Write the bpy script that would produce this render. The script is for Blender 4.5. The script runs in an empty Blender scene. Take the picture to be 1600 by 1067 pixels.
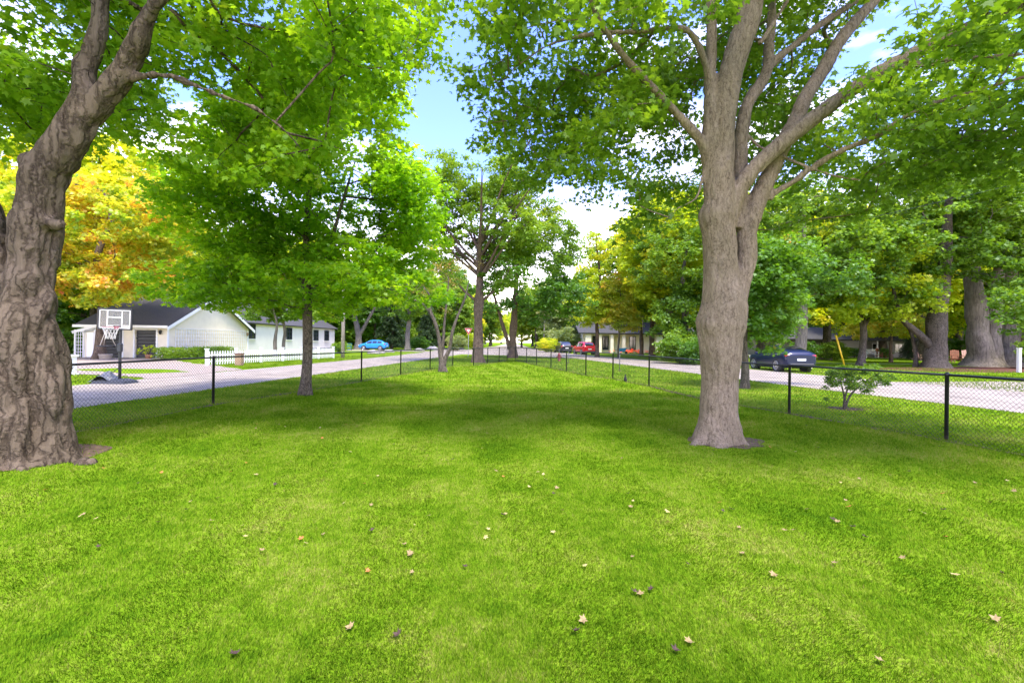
import bpy, math, random
import numpy as np
from mathutils import Vector, Matrix, noise
R = math.radians
random.seed(7); RNG = np.random.default_rng(7)
scene = bpy.context.scene

# ---------------------------------------------------------------- camera, sky, sun
CAMH, FPX, ROLL = 1.65, 711.0, R(0.75)
cam = bpy.data.cameras.new('camera'); cam.sensor_width = 36; cam.lens = FPX / 1600 * 36
cam.clip_end = 2000; cam.clip_start = 0.05
camo = bpy.data.objects.new('camera', cam); scene.collection.objects.link(camo)
camo.matrix_world = Matrix.Translation((0, 0, CAMH)) @ Matrix.Rotation(R(90), 4, 'X') @ Matrix.Rotation(ROLL, 4, 'Z')
scene.camera = camo
SUN_EL, SUN_AZ = R(66), R(152)          # azimuth clockwise from +Y (camera looks along +Y)
world = bpy.data.worlds.new('World'); scene.world = world; world.use_nodes = True
wn = world.node_tree.nodes; wl = world.node_tree.links; wn.clear()
wo = wn.new('ShaderNodeOutputWorld'); bg = wn.new('ShaderNodeBackground'); sky = wn.new('ShaderNodeTexSky')
sky.sky_type = 'NISHITA'; sky.sun_disc = False; sky.sun_elevation = SUN_EL; sky.sun_rotation = SUN_AZ
sky.air_density = 1.0; sky.dust_density = 0.6; sky.ozone_density = 2.0
bg.inputs[1].default_value = 0.15
tcw = wn.new('ShaderNodeTexCoord'); mpw = wn.new('ShaderNodeMapping'); mpw.inputs['Scale'].default_value = (1.2, 1.2, 3.2)
nzw = wn.new('ShaderNodeTexNoise'); nzw.inputs['Scale'].default_value = 2.2; nzw.inputs['Detail'].default_value = 7
crw = wn.new('ShaderNodeValToRGB'); crw.color_ramp.elements[0].position = 0.50; crw.color_ramp.elements[1].position = 0.68
sepw = wn.new('ShaderNodeSeparateXYZ'); mrw = wn.new('ShaderNodeMapRange')
mrw.inputs['From Min'].default_value = 0.08; mrw.inputs['From Max'].default_value = 0.34
mrw.inputs['To Min'].default_value = 0.75; mrw.inputs['To Max'].default_value = 0.0
mxa = wn.new('ShaderNodeMath'); mxa.operation = 'MAXIMUM'
mixw = wn.new('ShaderNodeMixRGB'); mixw.inputs['Color2'].default_value = (9.2, 7.9, 6.3, 1)
wl.new(tcw.outputs['Generated'], mpw.inputs[0]); wl.new(mpw.outputs[0], nzw.inputs['Vector'])
wl.new(nzw.outputs[0], crw.inputs[0]); wl.new(tcw.outputs['Generated'], sepw.inputs[0])
wl.new(sepw.outputs['Z'], mrw.inputs['Value'])
mulw = wn.new('ShaderNodeMath'); mulw.operation = 'MULTIPLY'; mulw.inputs[1].default_value = 0.45
wl.new(crw.outputs[0], mulw.inputs[0]); wl.new(mulw.outputs[0], mxa.inputs[0]); wl.new(mrw.outputs[0], mxa.inputs[1])
hsw = wn.new('ShaderNodeMixRGB'); hsw.blend_type = 'MULTIPLY'; hsw.inputs['Fac'].default_value = 1; hsw.inputs['Color2'].default_value = (.52, .53, .92, 1)
wl.new(mxa.outputs[0], mixw.inputs['Fac']); wl.new(sky.outputs[0], hsw.inputs['Color1']); wl.new(hsw.outputs[0], mixw.inputs['Color1'])
wl.new(mixw.outputs[0], bg.inputs[0]); wl.new(bg.outputs[0], wo.inputs[0])
sl = bpy.data.lights.new('sun', 'SUN'); sl.energy = 1.4; sl.angle = R(14); sl.color = (1, 0.95, 0.86)
so = bpy.data.objects.new('sun', sl); scene.collection.objects.link(so)
sdir = Vector((math.sin(SUN_AZ) * math.cos(SUN_EL), math.cos(SUN_AZ) * math.cos(SUN_EL), math.sin(SUN_EL)))
so.rotation_euler = sdir.to_track_quat('Z', 'Y').to_euler()
vs = scene.view_settings; vs.view_transform = 'Standard'; vs.look = 'None'; vs.gamma = 1; vs.exposure = 2.6
scene.cycles.max_bounces = 8; scene.cycles.diffuse_bounces = 4; scene.cycles.transmission_bounces = 5
scene.cycles.transparent_max_bounces = 8

# ---------------------------------------------------------------- helpers
_c, _s = math.cos(ROLL), math.sin(ROLL)
def P(px, py, d):
    dx, dy = px - 800, 533.5 - py
    return Vector(((dx*_c - dy*_s) * d / FPX, d, CAMH + (dx*_s + dy*_c) * d / FPX))
def G(px, py):
    dx, dy = px - 800, 533.5 - py
    d = CAMH * FPX / max(1e-3, -(dx*_s + dy*_c))
    return Vector(((dx*_c - dy*_s) * d / FPX, d, 0))
def GX(px, d):                                   # ground point under pixel column px at depth d
    return Vector((((px - 800) + 0.0) * d / FPX + _s * CAMH, d, 0))
COL = scene.collection
def tag(o, label=None, cat=None, group=None, kind=None):
    if label: o['label'] = label
    if cat: o['category'] = cat
    if group: o['group'] = group
    if kind: o['kind'] = kind
    return o
def empty(name, loc, label, cat, group=None, rz=0):
    o = bpy.data.objects.new(name, None); COL.objects.link(o); o.location = loc; o.rotation_euler.z = rz
    o.empty_display_size = .2
    return tag(o, label, cat, group)
def copy_tree(o, parent=None):
    c = o.copy(); COL.objects.link(c)
    if parent is not None: c.parent = parent
    for ch in list(o.children): copy_tree(ch, c)
    return c

class MB:
    def __init__(s): s.v = []; s.f = []; s.m = []; s.sm = []
    def face(s, idx, m=0, sm=False): s.f.append(tuple(idx)); s.m.append(m); s.sm.append(sm)
    def add(s, vs_, fs, m=0, sm=False):
        b = len(s.v); s.v += [tuple(v) for v in vs_]
        for f in fs: s.face([b + i for i in f], m, sm)
    def box(s, c, size, m=0, rz=0, M=None, bev=0):
        x, y, z = [k / 2 for k in size]
        if bev:
            b = min(bev, x*.9, y*.9, z*.9)
            pts = []; 
            for zz, k in ((-z, b), (-z + b, 0), (z - b, 0), (z, b)):
                xx, yy = x - k, y - k
                cc = b if k == 0 else b*.4
                for (sx, sy, o) in ((1,-1,0),(1,1,1),(-1,1,0),(-1,-1,1)):
                    a1 = (sx*xx, sy*(yy - cc)); a2 = (sx*(xx - cc), sy*yy)
                    for q in ((a1, a2) if o else (a2, a1)): pts.append((q[0], q[1], zz))
            fs = [tuple(range(7, -1, -1)), tuple(range(24, 32))]
            for r in range(3):
                for i in range(8): j = (i + 1) % 8; fs.append((r*8+i, r*8+j, r*8+8+j, r*8+8+i))
        else:
            pts = [(-x,-y,-z),(x,-y,-z),(x,y,-z),(-x,y,-z),(-x,-y,z),(x,-y,z),(x,y,z),(-x,y,z)]
            fs = [(3,2,1,0),(4,5,6,7),(0,1,5,4),(1,2,6,5),(2,3,7,6),(3,0,4,7)]
        Mx = M if M is not None else Matrix.Rotation(rz, 3, 'Z')
        c = Vector(c)
        s.add([c + Mx @ Vector(p) for p in pts], fs, m)
    def tube(s, pts, rad, n=8, m=0, cap=True, sm=True):
        pts = [Vector(p) for p in pts]
        if not hasattr(rad, '__len__'): rad = [rad] * len(pts)
        b = len(s.v); up = None
        for i, p in enumerate(pts):
            t = (pts[min(i+1, len(pts)-1)] - pts[max(i-1, 0)])
            if t.length < 1e-9: t = Vector((0, 0, 1))
            t.normalize()
            if up is None: up = Vector((1, 0, 0)) if abs(t.x) < .8 else Vector((0, 1, 0))
            a = up - t * up.dot(t)
            if a.length < 1e-6: a = Vector((0, 1, 0)) - t * t.y
            a.normalize(); up = a; bb = t.cross(a)
            for k in range(n):
                an = 2 * math.pi * k / n
                s.v.append(tuple(p + (a * math.cos(an) + bb * math.sin(an)) * rad[i]))
        for i in range(len(pts) - 1):
            for k in range(n):
                j = (k + 1) % n
                s.face((b+i*n+k, b+i*n+j, b+(i+1)*n+j, b+(i+1)*n+k), m, sm)
        if cap:
            s.face([b + k for k in range(n)][::-1], m); s.face([b + (len(pts)-1)*n + k for k in range(n)], m)
    def lathe(s, c, prof, n=16, m=0, M=None, sm=True):
        c = Vector(c); b = len(s.v); M = M or Matrix.Identity(3)
        for (r, z) in prof:
            for k in range(n):
                an = 2*math.pi*k/n
                s.v.append(tuple(c + M @ Vector((r*math.cos(an), r*math.sin(an), z))))
        for i in range(len(prof)-1):
            for k in range(n):
                j = (k+1) % n; s.face((b+i*n+k, b+i*n+j, b+(i+1)*n+j, b+(i+1)*n+k), m, sm)
        s.face([b+k for k in range(n)][::-1], m); s.face([b+(len(prof)-1)*n+k for k in range(n)], m)
    def prism(s, poly, z0, z1, m=0):
        n = len(poly)
        s.add([(p[0], p[1], z0) for p in poly] + [(p[0], p[1], z1) for p in poly],
              [tuple(range(n-1,-1,-1)), tuple(range(n, 2*n))] + [(i, (i+1) % n, n+(i+1) % n, n+i) for i in range(n)], m)
    def build(s, name, mats, parent=None):
        me = bpy.data.meshes.new(name); me.from_pydata(s.v, [], s.f)
        if not isinstance(mats, (list, tuple)): mats = [mats]
        for m in mats: me.materials.append(m)
        me.polygons.foreach_set('material_index', s.m); me.polygons.foreach_set('use_smooth', s.sm)
        me.validate(); me.update()
        o = bpy.data.objects.new(name, me); COL.objects.link(o)
        if parent is not None: o.parent = parent
        return o

# ---------------------------------------------------------------- materials
def mat(name, col, rough=.6, metal=0, bump=0, bscale=30, var=0, vscale=3, spec=.5, coat=0, stretch=(1,1,1)):
    m = bpy.data.materials.new(name); m.use_nodes = True; n = m.node_tree.nodes; l = m.node_tree.links
    p = n['Principled BSDF']; p.inputs['Base Color'].default_value = (*col, 1); p.inputs['Roughness'].default_value = rough
    p.inputs['Metallic'].default_value = metal; p.inputs['Specular IOR Level'].default_value = spec
    p.inputs['Coat Weight'].default_value = coat
    tc = n.new('ShaderNodeTexCoord'); mp = n.new('ShaderNodeMapping'); mp.inputs['Scale'].default_value = stretch
    l.new(tc.outputs['Object'], mp.inputs[0])
    if var:
        nz = n.new('ShaderNodeTexNoise'); nz.inputs['Scale'].default_value = vscale; nz.inputs['Detail'].default_value = 6
        l.new(mp.outputs[0], nz.inputs['Vector'])
        cr = n.new('ShaderNodeValToRGB'); cr.color_ramp.elements[0].position = .3; cr.color_ramp.elements[1].position = .7
        cr.color_ramp.elements[0].color = (*[c * (1 - var) for c in col], 1); cr.color_ramp.elements[1].color = (*[min(1, c * (1 + var*.6)) for c in col], 1)
        l.new(nz.outputs[0], cr.inputs[0]); l.new(cr.outputs[0], p.inputs['Base Color'])
    if bump:
        nb = n.new('ShaderNodeTexNoise'); nb.inputs['Scale'].default_value = bscale; nb.inputs['Detail'].default_value = 5
        l.new(mp.outputs[0], nb.inputs['Vector']); bp = n.new('ShaderNodeBump'); bp.inputs['Strength'].default_value = bump
        bp.inputs['Distance'].default_value = .02; l.new(nb.outputs[0], bp.inputs['Height']); l.new(bp.outputs[0], p.inputs['Normal'])
    return m

LB = 1.65
def leafmat(name, cols, trans=.45, patch=0.25, gloss=.025, emph=.5):
    """cols: list of (pos,colour). ramp input = per-leaf random mixed with object-space noise and a per-object shift"""
    m = bpy.data.materials.new(name); m.use_nodes = True; n = m.node_tree.nodes; l = m.node_tree.links; n.clear()
    out = n.new('ShaderNodeOutputMaterial'); at = n.new('ShaderNodeAttribute'); at.attribute_name = 'rnd'
    tc = n.new('ShaderNodeTexCoord'); nz = n.new('ShaderNodeTexNoise'); nz.inputs['Scale'].default_value = patch; nz.inputs['Detail'].default_value = 3
    l.new(tc.outputs['Object'], nz.inputs['Vector'])
    mr = n.new('ShaderNodeMapRange'); mr.inputs['From Min'].default_value = .33; mr.inputs['From Max'].default_value = .67
    l.new(nz.outputs[0], mr.inputs['Value'])
    mx = n.new('ShaderNodeMixRGB'); mx.inputs['Fac'].default_value = emph
    l.new(at.outputs['Fac'], mx.inputs['Color1']); l.new(mr.outputs[0], mx.inputs['Color2'])
    oi = n.new('ShaderNodeObjectInfo'); ad = n.new('ShaderNodeMath'); ad.operation = 'MULTIPLY_ADD'; ad.inputs[1].default_value = .24; 
    l.new(oi.outputs['Random'], ad.inputs[0]); l.new(mx.outputs[0], ad.inputs[2])
    sb = n.new('ShaderNodeMath'); sb.operation = 'SUBTRACT'; sb.inputs[1].default_value = .12; l.new(ad.outputs[0], sb.inputs[0])
    cr = n.new('ShaderNodeValToRGB'); e = cr.color_ramp.elements
    while len(e) > 1: e.remove(e[-1])
    e[0].position = cols[0][0]; e[0].color = (cols[0][1][0]*LB*1.5, cols[0][1][1]*LB, cols[0][1][2]*LB, 1)
    for ps, c in cols[1:]:
        k = e.new(ps); k.color = (c[0]*LB*1.5, c[1]*LB, c[2]*LB, 1)
    l.new(sb.outputs[0], cr.inputs[0])
    df = n.new('ShaderNodeBsdfDiffuse'); tr = n.new('ShaderNodeBsdfTranslucent'); gl = n.new('ShaderNodeBsdfGlossy')
    gl.inputs['Roughness'].default_value = .45; gl.inputs['Color'].default_value = (.8, .85, .8, 1)
    tm = n.new('ShaderNodeMixRGB'); tm.blend_type = 'MULTIPLY'; tm.inputs['Fac'].default_value = 1; tm.inputs['Color2'].default_value = (2.1, 1.9, .7, 1)
    l.new(cr.outputs[0], df.inputs[0]); l.new(cr.outputs[0], tm.inputs['Color1']); l.new(tm.outputs[0], tr.inputs[0])
    m1 = n.new('ShaderNodeMixShader'); m1.inputs[0].default_value = trans; l.new(df.outputs[0], m1.inputs[1]); l.new(tr.outputs[0], m1.inputs[2])
    m2 = n.new('ShaderNodeMixShader'); m2.inputs[0].default_value = gloss; l.new(m1.outputs[0], m2.inputs[1]); l.new(gl.outputs[0], m2.inputs[2])
    l.new(m2.outputs[0], out.inputs[0])
    return m

def barkmat(name, dark, light, scale=6, bump=.8, vert=.22, vor=.34, dist=.05, ridge=0, warp=.35):
    m = bpy.data.materials.new(name); m.use_nodes = True; n = m.node_tree.nodes; l = m.node_tree.links
    p = n['Principled BSDF']; p.inputs['Roughness'].default_value = .9; p.inputs['Specular IOR Level'].default_value = .15
    tc = n.new('ShaderNodeTexCoord'); mp = n.new('ShaderNodeMapping'); mp.inputs['Scale'].default_value = (1, 1, vert)
    l.new(tc.outputs['Object'], mp.inputs[0])
    wp = n.new('ShaderNodeTexNoise'); wp.inputs['Scale'].default_value = 2.5; wp.inputs['Detail'].default_value = 3
    l.new(tc.outputs['Object'], wp.inputs['Vector'])
    va = n.new('ShaderNodeVectorMath'); va.operation = 'MULTIPLY_ADD'; va.inputs[1].default_value = (warp, warp, warp)
    l.new(wp.outputs['Color'], va.inputs[0]); l.new(mp.outputs[0], va.inputs[2])
    nz = n.new('ShaderNodeTexNoise'); nz.inputs['Scale'].default_value = scale; nz.inputs['Detail'].default_value = 9; nz.inputs['Roughness'].default_value = .68
    l.new(va.outputs[0], nz.inputs['Vector'])
    vo = n.new('ShaderNodeTexVoronoi'); vo.feature = 'DISTANCE_TO_EDGE'; vo.inputs['Scale'].default_value = scale * 2.2
    l.new(va.outputs[0], vo.inputs['Vector'])
    vm = n.new('ShaderNodeMapRange'); vm.inputs['From Max'].default_value = .28; l.new(vo.outputs['Distance'], vm.inputs['Value'])
    if ridge:
        rn = n.new('ShaderNodeTexNoise'); rn.inputs['Scale'].default_value = ridge; rn.inputs['Detail'].default_value = 3; rn.inputs['Roughness'].default_value = .55
        l.new(va.outputs[0], rn.inputs['Vector'])
        v2 = n.new('ShaderNodeVectorMath'); v2.operation = 'MULTIPLY_ADD'; v2.inputs[1].default_value = (.10, .10, .10)
        n2 = n.new('ShaderNodeTexNoise'); n2.inputs['Scale'].default_value = 14; n2.inputs['Detail'].default_value = 4; l.new(tc.outputs['Object'], n2.inputs['Vector'])
        l.new(n2.outputs['Color'], v2.inputs[0]); l.new(va.outputs[0], v2.inputs[2])
        vo.inputs['Scale'].default_value = ridge; l.new(v2.outputs[0], vo.inputs['Vector'])
        vm2 = n.new('ShaderNodeMapRange'); vm2.inputs['From Max'].default_value = .22; vm2.interpolation_type = 'SMOOTHSTEP'; l.new(vo.outputs['Distance'], vm2.inputs['Value'])
        mm = n.new('ShaderNodeMixRGB'); mm.inputs['Fac'].default_value = .5; l.new(vm2.outputs[0], mm.inputs['Color1']); l.new(rn.outputs[0], mm.inputs['Color2'])
        vm = mm
    ml = n.new('ShaderNodeMath'); ml.operation = 'MULTIPLY_ADD'; ml.inputs[1].default_value = vor; l.new(vm.outputs[0], ml.inputs[0])
    ns = n.new('ShaderNodeMath'); ns.operation = 'MULTIPLY'; ns.inputs[1].default_value = 1.14 - vor; l.new(nz.outputs[0], ns.inputs[0]); l.new(ns.outputs[0], ml.inputs[2])
    cr = n.new('ShaderNodeValToRGB'); e = cr.color_ramp.elements
    e[0].position = .32; e[0].color = (*dark, 1); e[1].position = .78; e[1].color = (*light, 1)
    mid = e.new(.52); mid.color = (*[(a*.45 + b*.55) for a, b in zip(dark, light)], 1)
    l.new(ml.outputs[0], cr.inputs[0])
    big = n.new('ShaderNodeTexNoise'); big.inputs['Scale'].default_value = 1.6; big.inputs['Detail'].default_value = 4; l.new(tc.outputs['Object'], big.inputs['Vector'])
    bm = n.new('ShaderNodeMapRange'); bm.inputs['From Min'].default_value = .35; bm.inputs['From Max'].default_value = .65; l.new(big.outputs[0], bm.inputs['Value'])
    mx = n.new('ShaderNodeMixRGB'); mx.blend_type = 'MULTIPLY'; mx.inputs['Color2'].default_value = (.62, .64, .55, 1)
    mf = n.new('ShaderNodeMath'); mf.operation = 'MULTIPLY'; mf.inputs[1].default_value = .7; l.new(bm.outputs[0], mf.inputs[0]); l.new(mf.outputs[0], mx.inputs['Fac'])
    l.new(cr.outputs[0], mx.inputs['Color1']); l.new(mx.outputs[0], p.inputs['Base Color'])
    bp = n.new('ShaderNodeBump'); bp.inputs['Strength'].default_value = bump; bp.inputs['Distance'].default_value = dist
    l.new(ml.outputs[0], bp.inputs['Height']); l.new(bp.outputs[0], p.inputs['Normal'])
    return m

def groundmat(name, blade=False):
    m = bpy.data.materials.new(name); m.use_nodes = True; n = m.node_tree.nodes; l = m.node_tree.links; n.clear()
    out = n.new('ShaderNodeOutputMaterial'); geo = n.new('ShaderNodeNewGeometry')
    mp = n.new('ShaderNodeMapping'); mp.inputs['Scale'].default_value = (1, 1, 0); l.new(geo.outputs['Position'], mp.inputs[0])
    def nz(sc, det, dist=0):
        k = n.new('ShaderNodeTexNoise'); k.inputs['Scale'].default_value = sc; k.inputs['Detail'].default_value = det; k.inputs['Distortion'].default_value = dist
        l.new(mp.outputs[0], k.inputs['Vector']); return k
    a = nz(.8, 6, .4); b = nz(7, 5); 
    ramp = n.new('ShaderNodeValToRGB'); e = ramp.color_ramp.elements
    e[0].position = .30; e[0].color = (.050, .120, .005, 1)
    e[1].position = .74; e[1].color = (.285, .27, .07, 1)
    k = e.new(.46); k.color = (.115, .210, .007, 1); k = e.new(.58); k.color = (.175, .258, .016, 1)
    s1 = n.new('ShaderNodeMath'); s1.operation = 'MULTIPLY_ADD'; s1.inputs[1].default_value = .62; l.new(a.outputs[0], s1.inputs[0])
    s2 = n.new('ShaderNodeMath'); s2.operation = 'MULTIPLY'; s2.inputs[1].default_value = .38; l.new(b.outputs[0], s2.inputs[0]); l.new(s2.outputs[0], s1.inputs[2])
    if blade:
        at = n.new('ShaderNodeAttribute'); at.attribute_name = 'rnd'
        s3 = n.new('ShaderNodeMath'); s3.operation = 'MULTIPLY_ADD'; s3.inputs[1].default_value = .34; l.new(at.outputs['Fac'], s3.inputs[0])
        s4 = n.new('ShaderNodeMath'); s4.operation = 'SUBTRACT'; s4.inputs[1].default_value = .17; l.new(s1.outputs[0], s4.inputs[0]); l.new(s4.outputs[0], s3.inputs[2])
        l.new(s3.outputs[0], ramp.inputs[0])
        df = n.new('ShaderNodeBsdfDiffuse'); tr = n.new('ShaderNodeBsdfTranslucent'); mx = n.new('ShaderNodeMixShader'); mx.inputs[0].default_value = .35
        tm = n.new('ShaderNodeMixRGB'); tm.blend_type = 'MULTIPLY'; tm.inputs['Fac'].default_value = 1; tm.inputs['Color2'].default_value = (1.5, 1.4, .8, 1)
        l.new(ramp.outputs[0], tm.inputs['Color1']); l.new(tm.outputs[0], tr.inputs[0])
        l.new(ramp.outputs[0], df.inputs[0]); l.new(df.outputs[0], mx.inputs[1]); l.new(tr.outputs[0], mx.inputs[2])
        l.new(mx.outputs[0], out.inputs[0])
    else:
        c = nz(45, 4)
        s3 = n.new('ShaderNodeMath'); s3.operation = 'MULTIPLY_ADD'; s3.inputs[1].default_value = .5; l.new(c.outputs[0], s3.inputs[0])
        s4 = n.new('ShaderNodeMath'); s4.operation = 'SUBTRACT'; s4.inputs[1].default_value = .25; l.new(s1.outputs[0], s4.inputs[0]); l.new(s4.outputs[0], s3.inputs[2])
        l.new(s3.outputs[0], ramp.inputs[0])
        df = n.new('ShaderNodeBsdfDiffuse'); l.new(ramp.outputs[0], df.inputs[0])
        bp = n.new('ShaderNodeBump'); bp.inputs['Strength'].default_value = .7; bp.inputs['Distance'].default_value = .03; l.new(c.outputs[0], bp.inputs['Height']); l.new(bp.outputs[0], df.inputs['Normal'])
        l.new(df.outputs[0], out.inputs[0])
    return m

def glassy(name, col=(.02, .025, .03), rough=.06):
    return mat(name, col, rough, spec=.8)

M_grass = groundmat('grass_ground'); M_blade = groundmat('grass_blade', True)
M_road = mat('asphalt_pale', (.325, .275, .215), .9, bump=.5, bscale=60, var=.24, vscale=.9, spec=.15)
M_gravel = mat('gravel_drive', (.32, .26, .205), .95, bump=.8, bscale=45, var=.3, vscale=9, spec=.2)
M_dirt = mat('soil', (.13, .088, .058), 1, bump=.9, bscale=40, var=.45, vscale=12, spec=.1)
M_mulch = mat('mulch', (.13, .06, .04), 1, bump=1, bscale=35, var=.5, vscale=10, spec=.1)
M_bark1 = barkmat('bark_old_maple', (.024, .015, .009), (.175, .130, .090), scale=22, bump=1.0, vert=.12, vor=.52, dist=.06, ridge=9, warp=.14)
M_bark6 = barkmat('bark_grey_maple', (.070, .047, .028), (.31, .240, .165), scale=26, bump=.7, vert=.13, vor=.36, dist=.03, ridge=22, warp=.15)
M_barkg = barkmat('bark_generic', (.03, .024, .018), (.17, .14, .11), scale=8, bump=.7, vert=.2)
M_barkd = barkmat('bark_brown', (.035, .022, .016), (.20, .145, .10), scale=8, bump=.7, vert=.2)
M_barkl = barkmat('bark_light', (.07, .055, .045), (.26, .22, .18), scale=9, bump=.8, vert=.15, ridge=5, warp=.2)
g0, g1, g2, g3 = (.012, .045, .006), (.030, .105, .008), (.060, .175, .010), (.130, .250, .018)
M_leaf1 = leafmat('leaf_maple_bright', [(.0, g1), (.3, (.055, .165, .008)), (.65, (.085, .22, .010)), (1, (.15, .27, .02))], .55, .35)
M_leaf2 = leafmat('leaf_maple_young', [(.0, (.035, .125, .006)), (.4, (.065, .200, .008)), (.7, (.11, .265, .010)), (1, (.19, .32, .02))], .58, .3)
M_leaf6 = leafmat('leaf_maple_olive', [(.0, (.028, .085, .010)), (.4, (.054, .150, .014)), (.75, (.095, .215, .018)), (.95, (.14, .23, .02)), (1, (.26, .20, .04))], .5, .35)
M_leafD = leafmat('leaf_dark', [(.0, (.018, .07, .006)), (.5, (.032, .115, .008)), (.92, (.065, .18, .012)), (1, (.18, .12, .03))], .4, .4, .04)
M_leafG = leafmat('leaf_green', [(.0, (.02, .07, .007)), (.4, (.045, .13, .010)), (.8, (.095, .21, .018)), (1, (.20, .28, .03))], .42, .22)
M_leafY = leafmat('leaf_yellow_green', [(.0, (.08, .19, .010)), (.5, (.15, .28, .015)), (1, (.30, .36, .03))], .5, .3)
M_leafO = leafmat('leaf_orange', [(.0, (.05, .15, .012)), (.26, (.09, .20, .015)), (.46, (.17, .27, .02)), (.68, (.22, .23, .03)), (.86, (.25, .15, .035)), (1, (.26, .10, .03))], .5, .42, emph=.6)
M_leafGold = leafmat('leaf_gold', [(.0, (.06, .16, .015)), (.45, (.115, .22, .02)), (.85, (.19, .25, .025)), (1, (.25, .20, .03))], .5, .4)
M_leafGy = leafmat('leaf_greygreen', [(.0, (.035, .08, .03)), (.5, (.075, .15, .055)), (1, (.16, .24, .09))], .4, .4)
M_leafBr = leafmat('leaf_brownish', [(.0, (.05, .09, .02)), (.5, (.12, .14, .04)), (1, (.26, .15, .09))], .4, .6)
M_needle = leafmat('needle_dark', [(.0, (.008, .028, .012)), (.6, (.02, .055, .02)), (1, (.04, .09, .03))], .15, .5)

# ---------------------------------------------------------------- leaves
LF_MAPLE = np.array([(0,0,0),(.16,.10,.0),(.50,.02,-.08),(.34,.30,-.02),(.60,.58,-.12),(.24,.56,0),(0,1.0,-.16),(-.24,.56,0),(-.60,.58,-.12),(-.34,.30,-.02),(-.50,.02,-.08),(-.16,.10,.0)], float)
LF_MAPLE[:, 1] -= .4
LF_MID = np.array([(0,-.5,0),(.42,-.28,-.06),(.22,.0,.03),(.5,.25,-.08),(.0,.55,-.08),(-.5,.25,-.08),(-.22,.0,.03),(-.42,-.28,-.06)], float)
LF_LOW = np.array([(0,-.5,0),(.36,.05,-.1),(0,.5,0),(-.36,.05,-.1)], float)
LF_OAK = np.array([(0,-.5,0),(.25,-.1,-.05),(.2,.25,0),(0,.55,-.06),(-.2,.25,0),(-.25,-.1,-.05)], float)
LF_NEEDLE = np.array([(0,-.5,0),(.12,.0,-.03),(.0,.6,-.1),(-.12,.0,-.03)], float)

DEN = 1.4
def poly_soup(name, tmpl, c, t, nrm, size, rnd, material, parent=None):
    N, K = len(c), len(tmpl)
    nrm = nrm / np.linalg.norm(nrm, axis=1, keepdims=True)
    t = t - nrm * np.sum(t*nrm, axis=1, keepdims=True); t /= (np.linalg.norm(t, axis=1, keepdims=True) + 1e-9)
    b = np.cross(t, nrm)
    S = size[:, None, None]
    V = c[:, None, :] + S * (tmpl[None, :, 0:1] * b[:, None, :] + tmpl[None, :, 1:2] * t[:, None, :] + tmpl[None, :, 2:3] * nrm[:, None, :])
    me = bpy.data.meshes.new(name); me.vertices.add(N*K); me.loops.add(N*K); me.polygons.add(N)
    me.vertices.foreach_set('co', V.astype(np.float32).ravel())
    me.loops.foreach_set('vertex_index', np.arange(N*K, dtype=np.int32))
    me.polygons.foreach_set('loop_start', np.arange(0, N*K, K, dtype=np.int32))
    me.update(calc_edges=True)
    at = me.attributes.new('rnd', 'FLOAT', 'FACE'); at.data.foreach_set('value', rnd.astype(np.float32))
    me.materials.append(material)
    o = bpy.data.objects.new(name, me); COL.objects.link(o)
    if parent is not None: o.parent = parent
    return o

def scatter_leaves(cl, n_per, rad, flat, size, rng, up=1.1, droop=.35):
    """cl (M,3) cluster centres -> leaf centres, tip directions, normals, sizes, rnd"""
    n_per = int(n_per * DEN); M = len(cl); N = M * n_per
    base = np.repeat(cl, n_per, axis=0)
    u = rng.normal(size=(N, 3)); u /= np.linalg.norm(u, axis=1, keepdims=True)
    r = rng.random(N) ** .55
    crad = np.repeat(rad * (.7 + .6 * rng.random(M)), n_per)
    off = u * (r * crad)[:, None]; off[:, 2] *= flat
    off[:, 2] -= droop * (off[:, 0]**2 + off[:, 1]**2) / np.maximum(crad, .01)
    c = base + off
    nrm = rng.normal(size=(N, 3)) * .62 + np.array([0, 0, up]) + off * (.35 / rad)
    t = off / (np.linalg.norm(off, axis=1, keepdims=True) + 1e-6) + rng.normal(size=(N, 3)) * .5 + np.array([0, 0, -.35])
    crn = np.repeat(rng.random(M), n_per)
    rnd = np.clip(.35 * crn + .65 * rng.random(N), 0, 1)
    sz = size * (.65 + .6 * rng.random(N))
    return c, t, nrm, sz, rnd

def lobe_points(lobes, spacing, rng, gap=0.0, gscale=.5, seed=0, shell=.35, avoid=None, dens=1.0):
    """poisson-ish cluster centres in a union of ellipsoids, thinned by 3D noise to open gaps"""
    out = []
    for (cx, cy, cz, rx, ry, rz) in lobes:
        vol = 4.19 * rx * ry * rz
        n = int(vol / spacing**3 * dens)
        u = rng.normal(size=(n, 3)); u /= np.linalg.norm(u, axis=1, keepdims=True)
        r = (shell + (1 - shell) * rng.random(n)) ** (.6)
        wob = np.array([1 + .28 * noise.noise(Vector(u_) * 2.1 + Vector((seed, cx, cz))) for u_ in u])
        p = np.array([cx, cy, cz]) + u * (r * wob)[:, None] * np.array([rx, ry, rz])
        out.append(p)
    p = np.concatenate(out)
    keep = np.array([noise.noise(Vector(q) * gscale + Vector((seed * 3.1, 0, 0))) > gap for q in p])
    p = p[keep]
    sel = []; grid = {}
    md = spacing * .55
    for i, q in enumerate(p):
        k = tuple(np.floor(q / md).astype(int)); ok = True
        for a in (-1, 0, 1):
            for b_ in (-1, 0, 1):
                for c_ in (-1, 0, 1):
                    for j in grid.get((k[0]+a, k[1]+b_, k[2]+c_), ()):
                        if np.sum((p[j]-q)**2) < md*md: ok = False; break
                    if not ok: break
                if not ok: break
            if not ok: break
        if ok: grid.setdefault(k, []).append(i); sel.append(i)
    return p[sel]

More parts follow.
